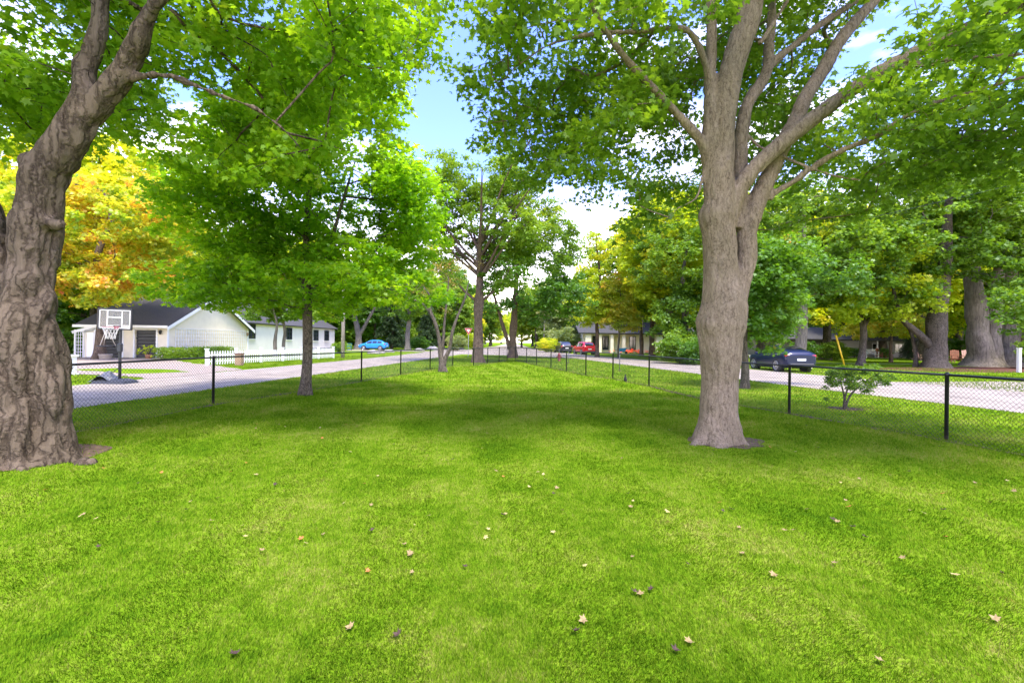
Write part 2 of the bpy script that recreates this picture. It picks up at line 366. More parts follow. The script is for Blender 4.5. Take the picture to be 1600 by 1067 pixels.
def grow(seeds, srad, cl, tip=.006, pen=.22, maxstep=1.1, expo=.48, rng=RNG):
    """attach every cluster to the nearest wood, bent intermediate joints; returns list of chains (pts, radii)"""
    S = len(seeds); cap = S + len(cl) * 3 + 10
    pos = np.zeros((cap, 3)); pos[:S] = seeds; pl = np.zeros(cap); par = np.full(cap, -1)
    n = S
    d0 = np.min(np.linalg.norm(cl[:, None, :] - pos[None, :S, :], axis=2), axis=1) if len(cl) * S < 4e6 else np.linalg.norm(cl - pos[:S].mean(0), axis=1)
    for i in np.argsort(d0):
        q = cl[i]; dv = q - pos[:n]; dist = np.linalg.norm(dv, axis=1)
        cost = dist + pen * pl[:n] + .6 * np.maximum(0, -dv[:, 2] - .2 * dist)
        j = int(np.argmin(cost)); L = dist[j]; k = int(min(2, L // maxstep)); last = j
        for s in range(1, k + 1):
            f = s / (k + 1); mp_ = pos[j] * (1-f) + q * f + rng.normal(size=3) * L * .06; mp_[2] += L * .10 * math.sin(math.pi * f)
            pos[n] = mp_; par[n] = last; pl[n] = pl[last] + L / (k+1); last = n; n += 1
        pos[n] = q; par[n] = last; pl[n] = pl[last] + L / (k+1); n += 1
    cnt = np.ones(n)
    for i in range(n-1, S-1, -1):
        if par[i] >= 0: cnt[par[i]] += cnt[i]
    rad = tip * cnt ** expo
    ch = {}
    for i in range(S, n): ch.setdefault(int(par[i]), []).append(i)
    chains = []
    stack = []
    for s in range(S):
        for c in ch.get(s, []): stack.append((s, c))
    while stack:
        a, c = stack.pop(); pts = [pos[a]]; r = [min(rad[c], srad[a] * .75) if a < S else rad[c]]
        cur = c
        while True:
            pts.append(pos[cur]); r.append(min(rad[cur], r[0]))
            kids = sorted(ch.get(cur, []), key=lambda k_: -cnt[k_])
            if not kids: break
            for k_ in kids[1:]: stack.append((cur, k_))
            cur = kids[0]
        chains.append((np.array(pts), np.array(r)))
    return chains

def crom(pts, r, sub=3):
    pts = np.asarray(pts, float); r = np.asarray(r, float)
    if len(pts) < 2: return pts, r
    P_ = np.vstack([2*pts[0]-pts[1], pts, 2*pts[-1]-pts[-2]]); o = []; ro = []
    for i in range(1, len(P_) - 2):
        for s in range(sub):
            t = s / sub
            o.append(.5 * ((2*P_[i]) + (-P_[i-1]+P_[i+1])*t + (2*P_[i-1]-5*P_[i]+4*P_[i+1]-P_[i+2])*t*t + (-P_[i-1]+3*P_[i]-3*P_[i+1]+P_[i+2])*t**3))
            ro.append(r[i-1]*(1-t) + r[i]*t)
    o.append(pts[-1]); ro.append(r[-1])
    return np.array(o), np.array(ro)

def chains_mesh(mb, chains, minr=0, sub=3, nmin=4):
    for pts, r in chains:
        if r[0] < minr: continue
        p, rr = crom(pts, r, sub)
        rr = rr * np.linspace(1, .55, len(rr))
        mb.tube(p, rr, n=(nmin if r[0] < .03 else 6 if r[0] < .08 else 9), cap=False)

def limb_px(lst, k=.86):
    """[(px,py,width_px,depth)] -> points and radii"""
    pts = [P(a, b, d) for a, b, w, d in lst]; r = [w / 2 * k * d / FPX for a, b, w, d in lst]
    return np.array([tuple(p) for p in pts]), np.array(r)

def fused_wood(name, limbs, voxel, material, parent, origin, disp):
    """tubes fused by a voxel remesh, then roughened along the normals"""
    mb = MB()
    for pts, r in limbs:
        p, rr = crom(pts, r, 4); mb.tube(p, rr, n=18, cap=True)
    o = mb.build(name, material)
    md = o.modifiers.new('remesh', 'REMESH'); md.mode = 'VOXEL'; md.voxel_size = voxel; md.use_smooth_shade = True
    sm = o.modifiers.new('smooth', 'SMOOTH'); sm.factor = .6; sm.iterations = 5
    dg = bpy.context.evaluated_depsgraph_get(); me = bpy.data.meshes.new_from_object(o.evaluated_get(dg))
    o.modifiers.clear(); o.data = me; me.name = name
    n = len(me.vertices); co = np.zeros(n*3); me.vertices.foreach_get('co', co); co = co.reshape(-1, 3)
    no = np.array([v.normal[:] for v in me.vertices])
    dd = np.array([disp(Vector(c)) for c in co])
    co = co + no * dd[:, None] - np.array(origin)
    me.vertices.foreach_set('co', co.ravel()); me.update()
    me.polygons.foreach_set('use_smooth', [True] * len(me.polygons))
    if not me.materials: me.materials.append(material)
    o.parent = parent
    return o

def furrow(amp, f, zf):
    def fn(p):
        w = Vector((noise.noise(p * 1.3) * .25, noise.noise(p * 1.3 + Vector((9, 0, 0))) * .25, 0))
        q = Vector((p.x + w.x, p.y + w.y, p.z * zf)) * f
        a = 1 - abs(noise.noise(q)) * 2.2
        b = noise.noise(q * 2.3 + Vector((4, 4, 4)))
        return amp * (-max(0, a - .25) * 1.0 + .25 + .5 * b) + amp * .6 * noise.noise(p * 2.2)
    return fn

# ---------------------------------------------------------------- ground and roads
def grid_sheet(name, x0, x1, y0, y1, nx, ny, z, m):
    mb = MB()
    for j in range(ny+1):
        for i in range(nx+1):
            mb.v.append((x0+(x1-x0)*i/nx, y0+(y1-y0)*j/ny, z))
    for j in range(ny):
        for i in range(nx):
            a = j*(nx+1)+i; mb.face((a, a+1, a+nx+2, a+nx+1))
    return mb.build(name, m)
ground = tag(grid_sheet('lawn_ground', -500, 500, -60, 700, 20, 20, 0, M_grass), 'green lawn and verges on both sides of the fence', 'ground', kind='structure')

def ragged(poly, amp=.12, step=.5, seed=0):
    out = []
    for i in range(len(poly)):
        a = Vector(poly[i]); b = Vector(poly[(i+1) % len(poly)]); L = (b-a).length; n = max(1, int(min(L, 150) / step))
        dirn = (b-a).normalized() if L else Vector((1, 0)); nr = Vector((-dirn.y, dirn.x))
        for k in range(n):
            p = a.lerp(b, k/n); out.append(tuple(p + nr * amp * noise.noise(Vector((p.x*.9+seed, p.y*.9, seed)))))
    return out
def flat(name, poly, z, m, label, cat, kind='structure', amp=.12, step=.5):
    rp = ragged(poly, amp, step, z*100)
    mb = MB(); mb.v = [(p[0], p[1], z) for p in rp]; mb.face(range(len(rp)))
    o = mb.build(name, m)
    if o.data.polygons[0].normal.z < 0: o.data.flip_normals()
    return tag(o, label, cat, kind=kind)
LR = [(-11.9, -20), (-9.55, 15.5), (-8.9, 22), (-8.0, 33), (-7.0, 45), (-5.8, 60), (-4.6, 90), (-13.2, 90), (-12.1, 60), (-12.4, 44), (-13.0, 34), (-13.7, 25), (-14.6, 14), (-17.2, -20)]
RR = [(17.4, -6), (13.0, 11.5), (11.4, 18), (10.2, 25), (9.0, 32), (6.5, 46), (1.6, 52.5), (1.6, 95), (4.5, 95), (9.0, 62), (12.9, 46), (16.0, 30), (17.8, 21), (24, -6)]
MID = [(-7.4, 56), (1.75, 52.3), (5.2, 51.2), (6.0, 95), (4.8, 140), (4.0, 320), (-4.5, 320), (-5.5, 140), (-8.2, 92)]
flat('road', LR, .004, M_road, 'pale asphalt lane left of the fenced lawn', 'road')
flat('road', RR, .008, M_road, 'pale asphalt street right of the fenced lawn', 'road')
flat('road', MID, .012, M_road, 'pale asphalt where the two roads meet and run off under trees', 'road')
DRV = [(-14.0, 17.6), (-14.0, 24.0), (-18.5, 27.5), (-25.0, 33.2), (-26.5, 35.3), (-33.5, 35.3), (-36, 30), (-22, 20.2), (-18.8, 19.4), (-16, 18.9)]
flat('driveway', DRV, .016, M_gravel, 'gravel driveway in front of the cream garage', 'driveway', amp=.4)
flat('driveway', [(-16.6,20.0),(-15.2,21.4),(-16.8,22.6),(-20.2,23.4),(-21.5,22.0),(-18.5,20.8)], .020, M_grass, 'thin grass strip in the gravel driveway', 'ground', amp=.5)
flat('driveway', [(17.6, 21.0), (17.7, 20.6), (19.5,14), (60, 10), (60, 20.6), (30, 22.6), (24, 22.2)], .016, M_road, 'pale driveway mouth at the right edge', 'driveway')
flat('driveway', [(-11.6, 69), (-36, 74), (-36, 65), (-20, 66), (-12.2, 64.5)], .016, M_gravel, 'pale drive under the blue car', 'driveway')
flat('mulch_bed', [(25.5, 33.2), (29.5, 35.6), (36, 38.2), (48, 41), (60, 42), (58, 32), (44, 32.4), (36, 30.5), (29, 30.2)], .004, M_mulch, 'brown mulch bed round the big trunks', 'mulch', amp=.7)
flat('path', [(31, 72.5), (46, 67), (60, 62), (61, 64.5), (47, 69.5), (32, 75)], .004, mat('patio', (.50, .36, .27), .9, var=.2, vscale=3), 'pinkish patio strip before the grey house', 'patio', amp=.1)
flat('path', [(24, 41.5), (36, 43.0), (44, 45), (44, 45.5), (36, 43.5), (24, 42.0)], .006, M_road, 'thin pale walk across the right lawn', 'path', amp=.05)

# fence line
FL = [(-8.35, -2.0), (-8.0, 1.2), (-7.75, 4.3), (-7.45, 7.5)] + [tuple(G(*q).xy) for q in ((333,632), (478,610.5), (564.5,596), (626,585.5), (672,577.5), (707.5,572))] + [(-2.55, 30.3), (-1.75, 33.1), (-1.0, 36), (-.4, 38.8), (.3, 40.0)]
FR = [(10.35, -1.0), (9.35, 1.9), (8.3, 4.8)] + [tuple(G(*q).xy) for q in ((1478.5,688), (1233,646))] + [(5.75, 13.5)] + [tuple(G(*q).xy) for q in ((1014,603), (957.5,592))] + [(3.72, 22.8), (3.12, 25.9), (2.5, 29.0), (1.75, 32.2), (1.15, 35.5), (.3, 40.0)]
def dist_line(x, y, L):
    best = 1e9
    for (ax, ay), (bx, by) in zip(L, L[1:]):
        t = max(0, min(1, ((x-ax)*(bx-ax)+(y-ay)*(by-ay)) / ((bx-ax)**2+(by-ay)**2)))
        best = min(best, math.hypot(x-ax-t*(bx-ax), y-ay-t*(by-ay)))
    return best
# bare soil under the fence and round the two big trunks
def strip(line, w, z, label, seed):
    L = []; Rr = []
    for (ax, ay), (bx, by) in zip(line, line[1:]):
        L_ = math.hypot(bx-ax, by-ay); nx, ny = -(by-ay)/L_, (bx-ax)/L_
        for k in range(int(L_/.35)+1):
            t = k*.35/L_
            if t > 1: break
            x, y = ax+(bx-ax)*t, ay+(by-ay)*t
            a = w*(.55+.9*max(-.5, noise.noise(Vector((x*1.7+seed, y*1.7, 0))))); b = w*(.55+.9*max(-.5, noise.noise(Vector((x*1.7, y*1.7, seed)))))
            L.append((x+nx*a, y+ny*a)); Rr.append((x-nx*b, y-ny*b))
    mb = MB(); n = len(L); mb.v = [(p[0], p[1], z) for p in L+Rr]
    for i in range(n-1): mb.face((i, n+i, n+i+1, i+1))
    o = mb.build('soil_strip', M_dirt)
    return tag(o, label, 'soil', kind='structure')
strip(FL, .13, .006, 'dark bare soil line under the left fence', 3)
strip(FR, .17, .006, 'dark bare soil line under the right fence', 8)
T1C, T6C = Vector((-6.55, 6.15)), Vector((3.52, 7.75))
def blob(cx, cy, r0, n=48, seed=0):
    return [(cx+r0*math.cos(a)*(1+.35*noise.noise(Vector((math.cos(a)*1.7, math.sin(a)*1.7, seed)))), cy+r0*.8*math.sin(a)*(1+.35*noise.noise(Vector((math.cos(a)*1.7, math.sin(a)*1.7, seed+5))))) for a in [2*math.pi*i/n for i in range(n)]]
B1 = blob(-6.55, 6.15, .88, 72, seed=1); B6 = blob(3.60, 7.70, .60, 72, seed=2); BB = blob(8.75, 11.9, .42, seed=3)
flat('soil_or_shade_patch', B1, .008, M_dirt, 'bare soil round the old forked maple', 'soil', amp=.14, step=.1)
flat('soil_or_shade_patch', B6, .008, M_dirt, 'bare soil round the large grey maple', 'soil', amp=.14, step=.1)
flat('soil_or_shade_patch', BB, .008, M_dirt, 'painted shade on the ground round the small shrub outside the fence', 'soil', amp=.14, step=.1)  # soil-coloured patch stands in for the dark shade round the shrub's foot

# ---------------------------------------------------------------- grass blades (one uncountable mass)
def inpoly(x, y, poly):
    c = np.zeros(len(x), bool); n = len(poly)
    for i in range(n):
        x1, y1 = poly[i][:2]; x2, y2 = poly[(i+1) % n][:2]
        with np.errstate(divide='ignore', invalid='ignore'):
            c ^= ((y1 > y) != (y2 > y)) & (x < (x2-x1)*(y-y1)/(y2-y1+1e-12)+x1)
    return c
def blades(N, d0, d1, hmul, power):
    g = RNG
    u = g.random(N); d = d0 * (d1/d0) ** (u**power); th = (g.random(N)*2-1)*R(66)
    x = d*np.sin(th)/np.maximum(.35, 1)*1.0; y = d*np.cos(th)
    keep = ~(inpoly(x, y, LR) | inpoly(x, y, RR) | inpoly(x, y, MID) | inpoly(x, y, DRV))
    keep &= ~(inpoly(x, y, B1) & (g.random(N) < .85)) & ~(inpoly(x, y, B6) & (g.random(N) < .72)) & ~(inpoly(x, y, BB) & (g.random(N) < .8))
    x, y, d = x[keep], y[keep], d[keep]; n = len(x)
    far = np.clip(d/3, 1, 9)
    h = (.020 + .026*g.random(n)) * hmul * (1 + .12*(far-1)); w = .0029 * far**.9 * (.7+.6*g.random(n))
    a = g.random(n)*2*np.pi; lean = h*(.15+.6*g.random(n)); b = g.random(n)*2*np.pi
    base = np.stack([x, y, np.zeros(n)], 1); s = np.stack([np.cos(a), np.sin(a), np.zeros(n)], 1)*w[:, None]*.5
    le = np.stack([np.cos(b), np.sin(b), np.zeros(n)], 1)
    st_ = np.sign(np.sin((x*.985 + y*.17) * np.pi / .62)) * (x**2 < 49)        # mower passes lay the blades alternately
    le[:, 1] += .75*st_; le[:, 0] -= .13*st_
    tip = base + le*lean[:, None]; tip[:, 2] = h*.85
    mid = base + le*lean[:, None]*.35; mid[:, 2] = h*.5
    V = np.stack([base-s, base+s, mid+s*.8, tip, mid-s*.8], 1)
    return V, g.random(n)
Va, ra = blades(800000, 1.25, 12, .68, .9)
Vb, rb = blades(260000, 9, 48, 1.15, .85)
V = np.concatenate([Va, Vb]); rr_ = np.concatenate([ra, rb]); N_ = len(V)
me = bpy.data.meshes.new('grass'); me.vertices.add(N_*5); me.loops.add(N_*5); me.polygons.add(N_)
me.vertices.foreach_set('co', V.astype(np.float32).ravel()); me.loops.foreach_set('vertex_index', np.arange(N_*5, dtype=np.int32))
me.polygons.foreach_set('loop_start', np.arange(0, N_*5, 5, dtype=np.int32)); me.update(calc_edges=True)
at = me.attributes.new('rnd', 'FLOAT', 'FACE'); at.data.foreach_set('value', rr_.astype(np.float32)); me.materials.append(M_blade)
go = bpy.data.objects.new('grass', me); COL.objects.link(go); tag(go, 'short mown grass blades of the lawn and verges', 'grass', kind='stuff')
del V, Va, Vb

# ---------------------------------------------------------------- chain link fence
M_black = mat('black_vinyl', (.012, .012, .013), .45)
def fence(line, label, z_top=1.16, post_r=.03):
    root = empty('chain_link_fence', (line[0][0], line[0][1], 0), label, 'fence')
    o0 = Vector((line[0][0], line[0][1], 0))
    for i, (x, y) in enumerate(line):
        mb = MB(); mb.lathe(Vector((x, y, 0)) - o0, [(post_r, -.2), (post_r, z_top-.015), (post_r*1.25, z_top-.01), (post_r*1.25, z_top+.02), (post_r*.7, z_top+.045)], 10)
        mb.build('post', M_black, root)
    mb = MB()
    for (ax, ay), (bx, by) in zip(line, line[1:]):
        mb.tube([Vector((ax, ay, z_top)) - o0, Vector((bx, by, z_top)) - o0], .021, 8)
    mb.build('top_rail', M_black, root)
    mb = MB(); H0, H1, pitch, wr = .02, z_top-.01, .075, .0024
    for (ax, ay), (bx, by) in zip(line, line[1:]):
        L = math.hypot(bx-ax, by-ay); ux, uy = (bx-ax)/L, (by-ay)/L; HH = H1-H0
        ow = wr
        for sgn in (1, -1):
            off = -HH
            s = -HH if sgn > 0 else 0
            while s < (L if sgn > 0 else L + HH):
                # line from (s,H0) to (s+sgn*HH,H1) clipped to [0,L]
                t0, t1 = 0.0, 1.0
                a0, a1 = s, s + sgn*HH
                if sgn > 0:
                    if a0 < 0: t0 = -a0/HH
                    if a1 > L: t1 = (L-a0)/HH
                else:
                    if a0 > L: t0 = (a0-L)/HH
                    if a1 < 0: t1 = a0/HH
                if t1 - t0 > .01:
                    p = []
                    for t in (t0, t1):
                        q = a0 + (a1-a0)*t; p.append(Vector((ax+ux*q - uy*.026*1 + 0*sgn, ay+uy*q + ux*.026, H0+HH*t)) - o0)
                    mb.tube(p, ow, 3, cap=False, sm=False)
                s += pitch
    mb.build('netting', M_black, root)
    return root
fence(FL, 'black chain link fence along the left lane')
fence(FR, 'black chain link fence along the right street')

# ---------------------------------------------------------------- trees
def add_leaves(name, cl, n_per, rad, flat_, size, tmpl, material, parent, origin, seed=1, up=1.1, droop=.3):
    rng = np.random.default_rng(seed)
    c, t, nr, sz, rn = scatter_leaves(cl, n_per, rad, flat_, size, rng, up, droop)
    return poly_soup(name, tmpl, c - np.array(origin), t, nr, sz, rn, material, parent)

def hero_tree(name, label, origin, limbs, lobes, spacing, n_per, leafsize, lmat, bmat, gap, disp, seed, voxel, crad=.42, extra=None, cut=None, tmpl=LF_MAPLE, gscale=.5):
    root = empty(name, origin, label, 'tree')
    fused_wood('trunk', limbs, voxel, bmat, root, origin, disp)
    rng = np.random.default_rng(seed)
    cl = lobe_points(lobes, spacing, rng, gap, gscale, seed)
    if cut is not None: cl = cl[cut(cl)]
    sp, sr = [], []
    for pts, r in limbs:
        p, rr = crom(pts, r, 4); k = p[:, 2] > 2.6; sp.append(p[k]); sr.append(rr[k])
    sp = np.concatenate(sp); sr = np.concatenate(sr)
    ch = grow(sp, sr, cl, tip=.0042, rng=rng)
    mb = MB(); chains_mesh(mb, [(p - np.array(origin), r) for p, r in ch]); mb.build('branch', bmat, root)
    add_leaves('crown', cl, n_per, crad, .45, leafsize, tmpl, lmat, root, origin, seed)
    return root

# old forked maple at the left edge
O1 = (-6.55, 6.15, 0)
D = 6.15
limbs1 = [limb_px(l) for l in (
    [(2,745,200,D),(2,712,170,D),(0,680,140,D),(0,600,124,D),(-2,520,116,D),(-8,450,96,D),(-10,415,76,D),(-22,360,60,D),(-34,300,56,D),(-60,200,50,D+.1),(-95,80,46,D+.2),(-120,-80,36,D+.3),(-140,-240,24,D+.4)],
    [(88,735,90,D-.12),(84,705,66,D-.12),(82,660,52,D-.12),(84,600,56,D-.12),(72,530,50,D-.08),(60,470,54,D-.05),(50,420,60,D)],
    [(25,760,90,D-.35),(22,660,74,D-.33),(20,560,70,D-.28),(26,480,60,D-.2),(44,420,60,D)],
    [(30,470,70,D),(47,420,62,D),(54,385,70,D),(58,352,70,D),(64,310,64,D),(70,276,66,D),(92,240,62,D),(114,208,58,D),(128,178,56,D),(133,150,44,D),(133,112,34,D+.05),(150,56,30,D+.1),(158,0,27,D+.15),(160,-90,24,D+.2),(150,-230,16,D+.3)],
    [(118,195,48,D),(150,165,44,D),(180,131,37,D),(200,100,37,D),(214,72,36,D-.05),(227,37,28,D-.1),(246,0,26,D-.15),(290,-80,22,D-.3),(330,-200,14,D-.5)],
    [(60,276,44,D),(50,256,40,D),(44,246,34,D)],
    [(70,345,40,D-.05),(92,352,22,D-.1),(104,353,10,D-.1)],
    [(80,715,60,D-.1),(115,722,34,D-.2),(150,730,12,D-.3)],
    [(40,720,90,D-.2),(30,760,50,D-.6),(20,790,20,D-.8)],
    [(185,128,22,D),(215,120,15,D),(260,118,11,D),(300,132,10,D),(345,150,9,D),(395,168,8,D+.1),(440,200,6,D+.2),(470,232,5,D+.2),(500,262,3,D+.3)],
)]
def f1(p):
    k = max(.22, min(1, 1 - (p.z - 2.4) * .42)); a = furrow(.085, 4.2, .20)(p) * k
    return a + .03 * noise.noise(Vector((p.x*9, p.y*9, p.z*2.2)))
lobes1 = [(-9.8,9.0,7.7,3.0,2.4,2.2), (-8.5,7.5,9.0,2.6,2.2,1.6), (-3.7,6.5,6.0,2.2,2.4,1.7), (-8.4,6.2,6.4,2.8,2.4,2.1), (-6.2,7,9.8,3.6,3.6,2.6), (-5.8,9.2,6.6,2.6,1.9,1.8), (-3.1,5.2,6.8,1.7,1.9,1.3), (-2.7,7.6,7.6,1.5,2.0,1.5), (-6.2,5.6,5.8,1.6,1.2,1.0), (-4.4,7.3,4.7,1.2,1.2,.5)]
def cut1(c):
    az = c[:, 0] / c[:, 1]
    return ~((c[:, 1] < 6.5) & (az > -1.06) & (az < -.72) & (c[:, 2] < 8.2)) & (c[:, 2] > 3.4)
hero_tree('maple_tree', 'old furrowed maple with forked stems at the left edge', O1, limbs1, lobes1, .46, 36, .105, M_leaf1, M_bark1, -.10, f1, 11, .026, cut=cut1)

# large grey maple on the right
O6 = (3.52, 7.75, 0); D = 7.75
limbs6 = [limb_px(l) for l in (
    [(1120,712,112,D),(1120,690,88,D),(1121,665,70,D),(1122,646,64,D),(1124,593,62,D),(1126,558,70,D),(1125,530,76,D),(1126,508,86,D),(1131,480,80,D),(1128,448,66,D),(1126,404,56,D),(1122,360,58,D),(1120,338,64,D),(1124,316,54,D),(1122,272,52,D),(1128,230,44,D),(1130,187,42,D),(1143,112,42,D),(1167,37,43,D),(1174,0,42,D),(1182,-80,36,D),(1188,-250,24,D)],
    [(1116,290,38,D),(1112,240,34,D),(1111,187,28,D),(1110,112,20,D+.1),(1112,37,18,D+.2),(1112,-20,17,D+.3),(1125,-150,12,D+.5)],
    [(1140,520,46,D+.05),(1146,470,44,D+.08),(1158,430,40,D+.1),(1166,404,36,D+.1),(1168,360,34,D+.1),(1182,316,33,D+.15),(1203,272,30,D+.2),(1222,228,30,D+.2),(1243,190,27,D+.25),(1260,150,25,D+.3),(1285,112,24,D+.4),(1318,56,22,D+.5),(1367,0,18,D+.6),(1420,-70,15,D+.7),(1480,-180,9,D+.9)],
    [(1135,345,36,D),(1150,303,32,D),(1180,262,28,D-.05),(1217,228,28,D-.1),(1265,190,28,D-.2),(1315,152,26,D-.3),(1375,112,25,D-.4),(1430,84,24,D-.5),(1482,58,24,D-.6),(1600,8,22,D-.8),(1750,-60,16,D-1),(1900,-160,8,D-1.2)],
    [(1150,360,34,D+.15),(1155,300,28,D+.2),(1157,225,24,D+.25),(1166,169,22,D+.3),(1185,135,21,D+.4),(1198,112,20,D+.45),(1203,56,17,D+.6),(1206,-10,14,D+.7),(1200,-120,8,D+.9)],
    [(1198,112,14,D+.45),(1215,92,13,D+.5),(1245,68,12,D+.6),(1280,40,12,D+.7),(1340,0,10,D+.9),(1400,-50,7,D+1.1)],
    [(1106,255,22,D),(1096,222,18,D-.05),(1072,194,16,D-.1),(1045,165,15,D-.2),(1020,138,14,D-.3),(985,100,12,D-.4),(955,62,11,D-.5),(930,20,10,D-.6),(910,-40,8,D-.7),(880,-140,5,D-.9)],
    [(1110,130,16,D+.05),(1102,100,14,D),(1086,62,12,D-.1),(1066,45,11,D-.2),(1030,46,9,D-.3),(1000,50,9,D-.4),(950,52,8,D-.4),(900,58,7,D-.5),(855,72,6,D-.5),(820,95,5,D-.5),(795,115,4,D-.5),(778,150,3,D-.5)],
    [(1200,312,16,D+.15),(1212,300,12,D+.1),(1240,284,11,D),(1270,262,11,D-.1),(1310,238,11,D-.2),(1370,213,10,D-.3),(1400,192,10,D-.4),(1450,165,9,D-.5),(1500,150,8,D-.5),(1560,132,7,D-.6),(1640,110,5,D-.7)],
    [(1385,204,6,D-.35),(1440,203,5,D-.3),(1500,204,4,D-.3),(1560,205,4,D-.3),(1610,200,3,D-.3)],
    [(1405,108,10,D-.45),(1440,100,9,D-.5),(1500,92,8,D-.7),(1560,88,7,D-.9),(1620,84,6,D-1.1),(1720,80,4,D-1.3)],
    [(1170,212,6,D+.2),(1185,228,6,D+.2),(1212,240,6,D+.1),(1260,260,6,D-.1),(1300,274,5,D-.2),(1346,282,4,D-.3)],
    [(1104,240,6,D),(1095,290,6,D-.05),(1085,312,5,D-.1),(1060,325,4,D-.2),(1040,345,3,D-.2)],
    [(1186,70,10,D),(1200,50,8,D),(1222,15,7,D+.1),(1245,-20,5,D+.1)],
    [(1118,650,50,D-.05),(1100,690,34,D-.15),(1078,704,20,D-.35),(1050,712,8,D-.5)],
    [(1130,650,50,D-.05),(1152,690,32,D-.15),(1176,706,18,D-.3),(1205,716,8,D-.45)],
    [(1120,690,50,D-.2),(1124,712,34,D-.5),(1128,730,14,D-.7)],
)]
def f6(p):
    a = furrow(.016, 5, .22)(p) + .010 * noise.noise(Vector((p.x*22, p.y*22, p.z*5)))
    for (kx, ky, kr, am) in ((1108,508,.15,.05), (1108,505,.045,-.045), (1150,596,.05,-.03), (1115,326,.05,.03), (1102,343,.05,.03), (1145,300,.07,.02)):
        q = P(kx, ky, 7.45); dd = (p - q).length
        if dd < kr*3: a += am * math.exp(-(dd/kr)**2 * 1.2)
    return a
lobes6 = [(.95,7.3,6.2,2.15,2.4,1.7), (2.9,9.3,5.0,1.3,1.5,1.1), (2.2,10.5,7.0,1.8,1.6,1.6), (3.6,8.2,10.2,4.3,3.8,3.0), (7.8,7.0,5.9,3.4,2.8,1.5), (4.2,11.2,6.8,3.6,2.2,2.1), (6.2,4.9,7.6,2.8,2.2,1.6), (5.7,9.4,4.9,1.7,1.6,.9), (2.3,8.9,4.6,1.0,1.3,1.0), (8.6,9.8,6.2,2.6,2.0,1.5), (0.9,9.6,6.0,1.6,1.6,1.2), (8.2,6.6,4.9,2.0,1.6,.6), (0.2,7.2,5.0,1.0,1.3,.8)]
def cut6(c):
    gapc = np.array([4.35, 8.2, 6.2])
    return (np.linalg.norm((c - gapc) * np.array([1, .35, 1]), axis=1) > .95) & ~((np.linalg.norm(c[:, :2] - np.array([3.55, 7.0]), axis=1) < .75) & (c[:, 2] < 6.0)) & (c[:, 2] > 3.3) & ~((c[:, 1] < 7.9) & (c[:, 0]/c[:, 1] > .34) & (c[:, 0]/c[:, 1] < .80) & (c[:, 2] < 9.5) & (c[:, 0] < 7.5) & (RNG.random(len(c)) < .9))
hero_tree('maple_tree', 'large grey-barked maple with spreading limbs on the right of the lawn', O6, limbs6, lobes6, .46, 34, .105, M_leaf6, M_bark6, -.06, f6, 23, .022, cut=cut6)

# generic tree
def tree(name, label, x, y, H, lobes, trunk_r, material, bark=None, spacing=.8, n_per=40, leaf=.16, crad=.6, tmpl=LF_MID, gap=-.1, seed=1, stems=None, group=None, topfrac=.8, up=1.0, flat_=.5, minr=.008, tip=.009, cat='tree', base=0, wob=.03, droop=.3, gscale=.35):
    """lobes relative to the tree base (dx,dy,z,rx,ry,rz)"""
    bark = bark or M_barkg
    root = empty(name, (x, y, base), label, cat, group)
    rng = np.random.default_rng(seed)
    if stems is None:
        n = 9; ang = rng.random()*6.28
        pts = [(wob*H*math.sin(i*1.3+ang)*i/n, wob*H*math.cos(i*1.1+ang)*i/n, H*topfrac*i/(n-1)) for i in range(n)]
        rr = [trunk_r*(1-.85*(i/(n-1)))**.8 + .01 for i in range(n)]; rr[0] = trunk_r*1.05
        stems = [(pts, rr)]
    mb = MB(); sp, sr = [], []
    for pts, rr in stems:
        p, r2 = crom(pts, rr, 4)
        fl = 1 + .55*np.exp(-np.maximum(p[:, 2], 0)/(.5*max(rr[0], .15)+.08)) * (p[0, 2] < .3)
        r2 = r2 * fl
        p0 = p.copy(); p0[0, 2] -= .1 if p[0, 2] < .3 else 0
        b = len(mb.v); mb.tube(p0, r2, n=16 if rr[0] > .12 else 8, cap=False)
        for i in range(b, len(mb.v)):
            v = Vector(mb.v[i]); k = noise.noise(Vector((v.x*2/max(rr[0],.05)*.4, v.y*2/max(rr[0],.05)*.4, v.z*.8+seed)))
            mb.v[i] = tuple(v + Vector((v.x-p0[(i-b)//(16 if rr[0] > .12 else 8)][0], v.y-p0[(i-b)//(16 if rr[0] > .12 else 8)][1], 0))*k*.3)
        sp.append(p); sr.append(r2)
    sp = np.concatenate(sp); sr = np.concatenate(sr)
    zmin = min(l[2]-l[5] for l in lobes)*.85
    k = sp[:, 2] > min(zmin, sp[:, 2].max()*.6); sp = sp[k]; sr = sr[k]
    cl = lobe_points(lobes, spacing, rng, gap, gscale, seed)
    ch = grow(sp, sr, cl, tip=tip, rng=rng, maxstep=1.3)
    chains_mesh(mb, ch, minr=minr, sub=2)
    mb.build('trunk', bark, root)
    add_leaves('crown', cl, n_per, crad, flat_, leaf, tmpl, material, root, (0, 0, 0), seed, up, droop)
    return root

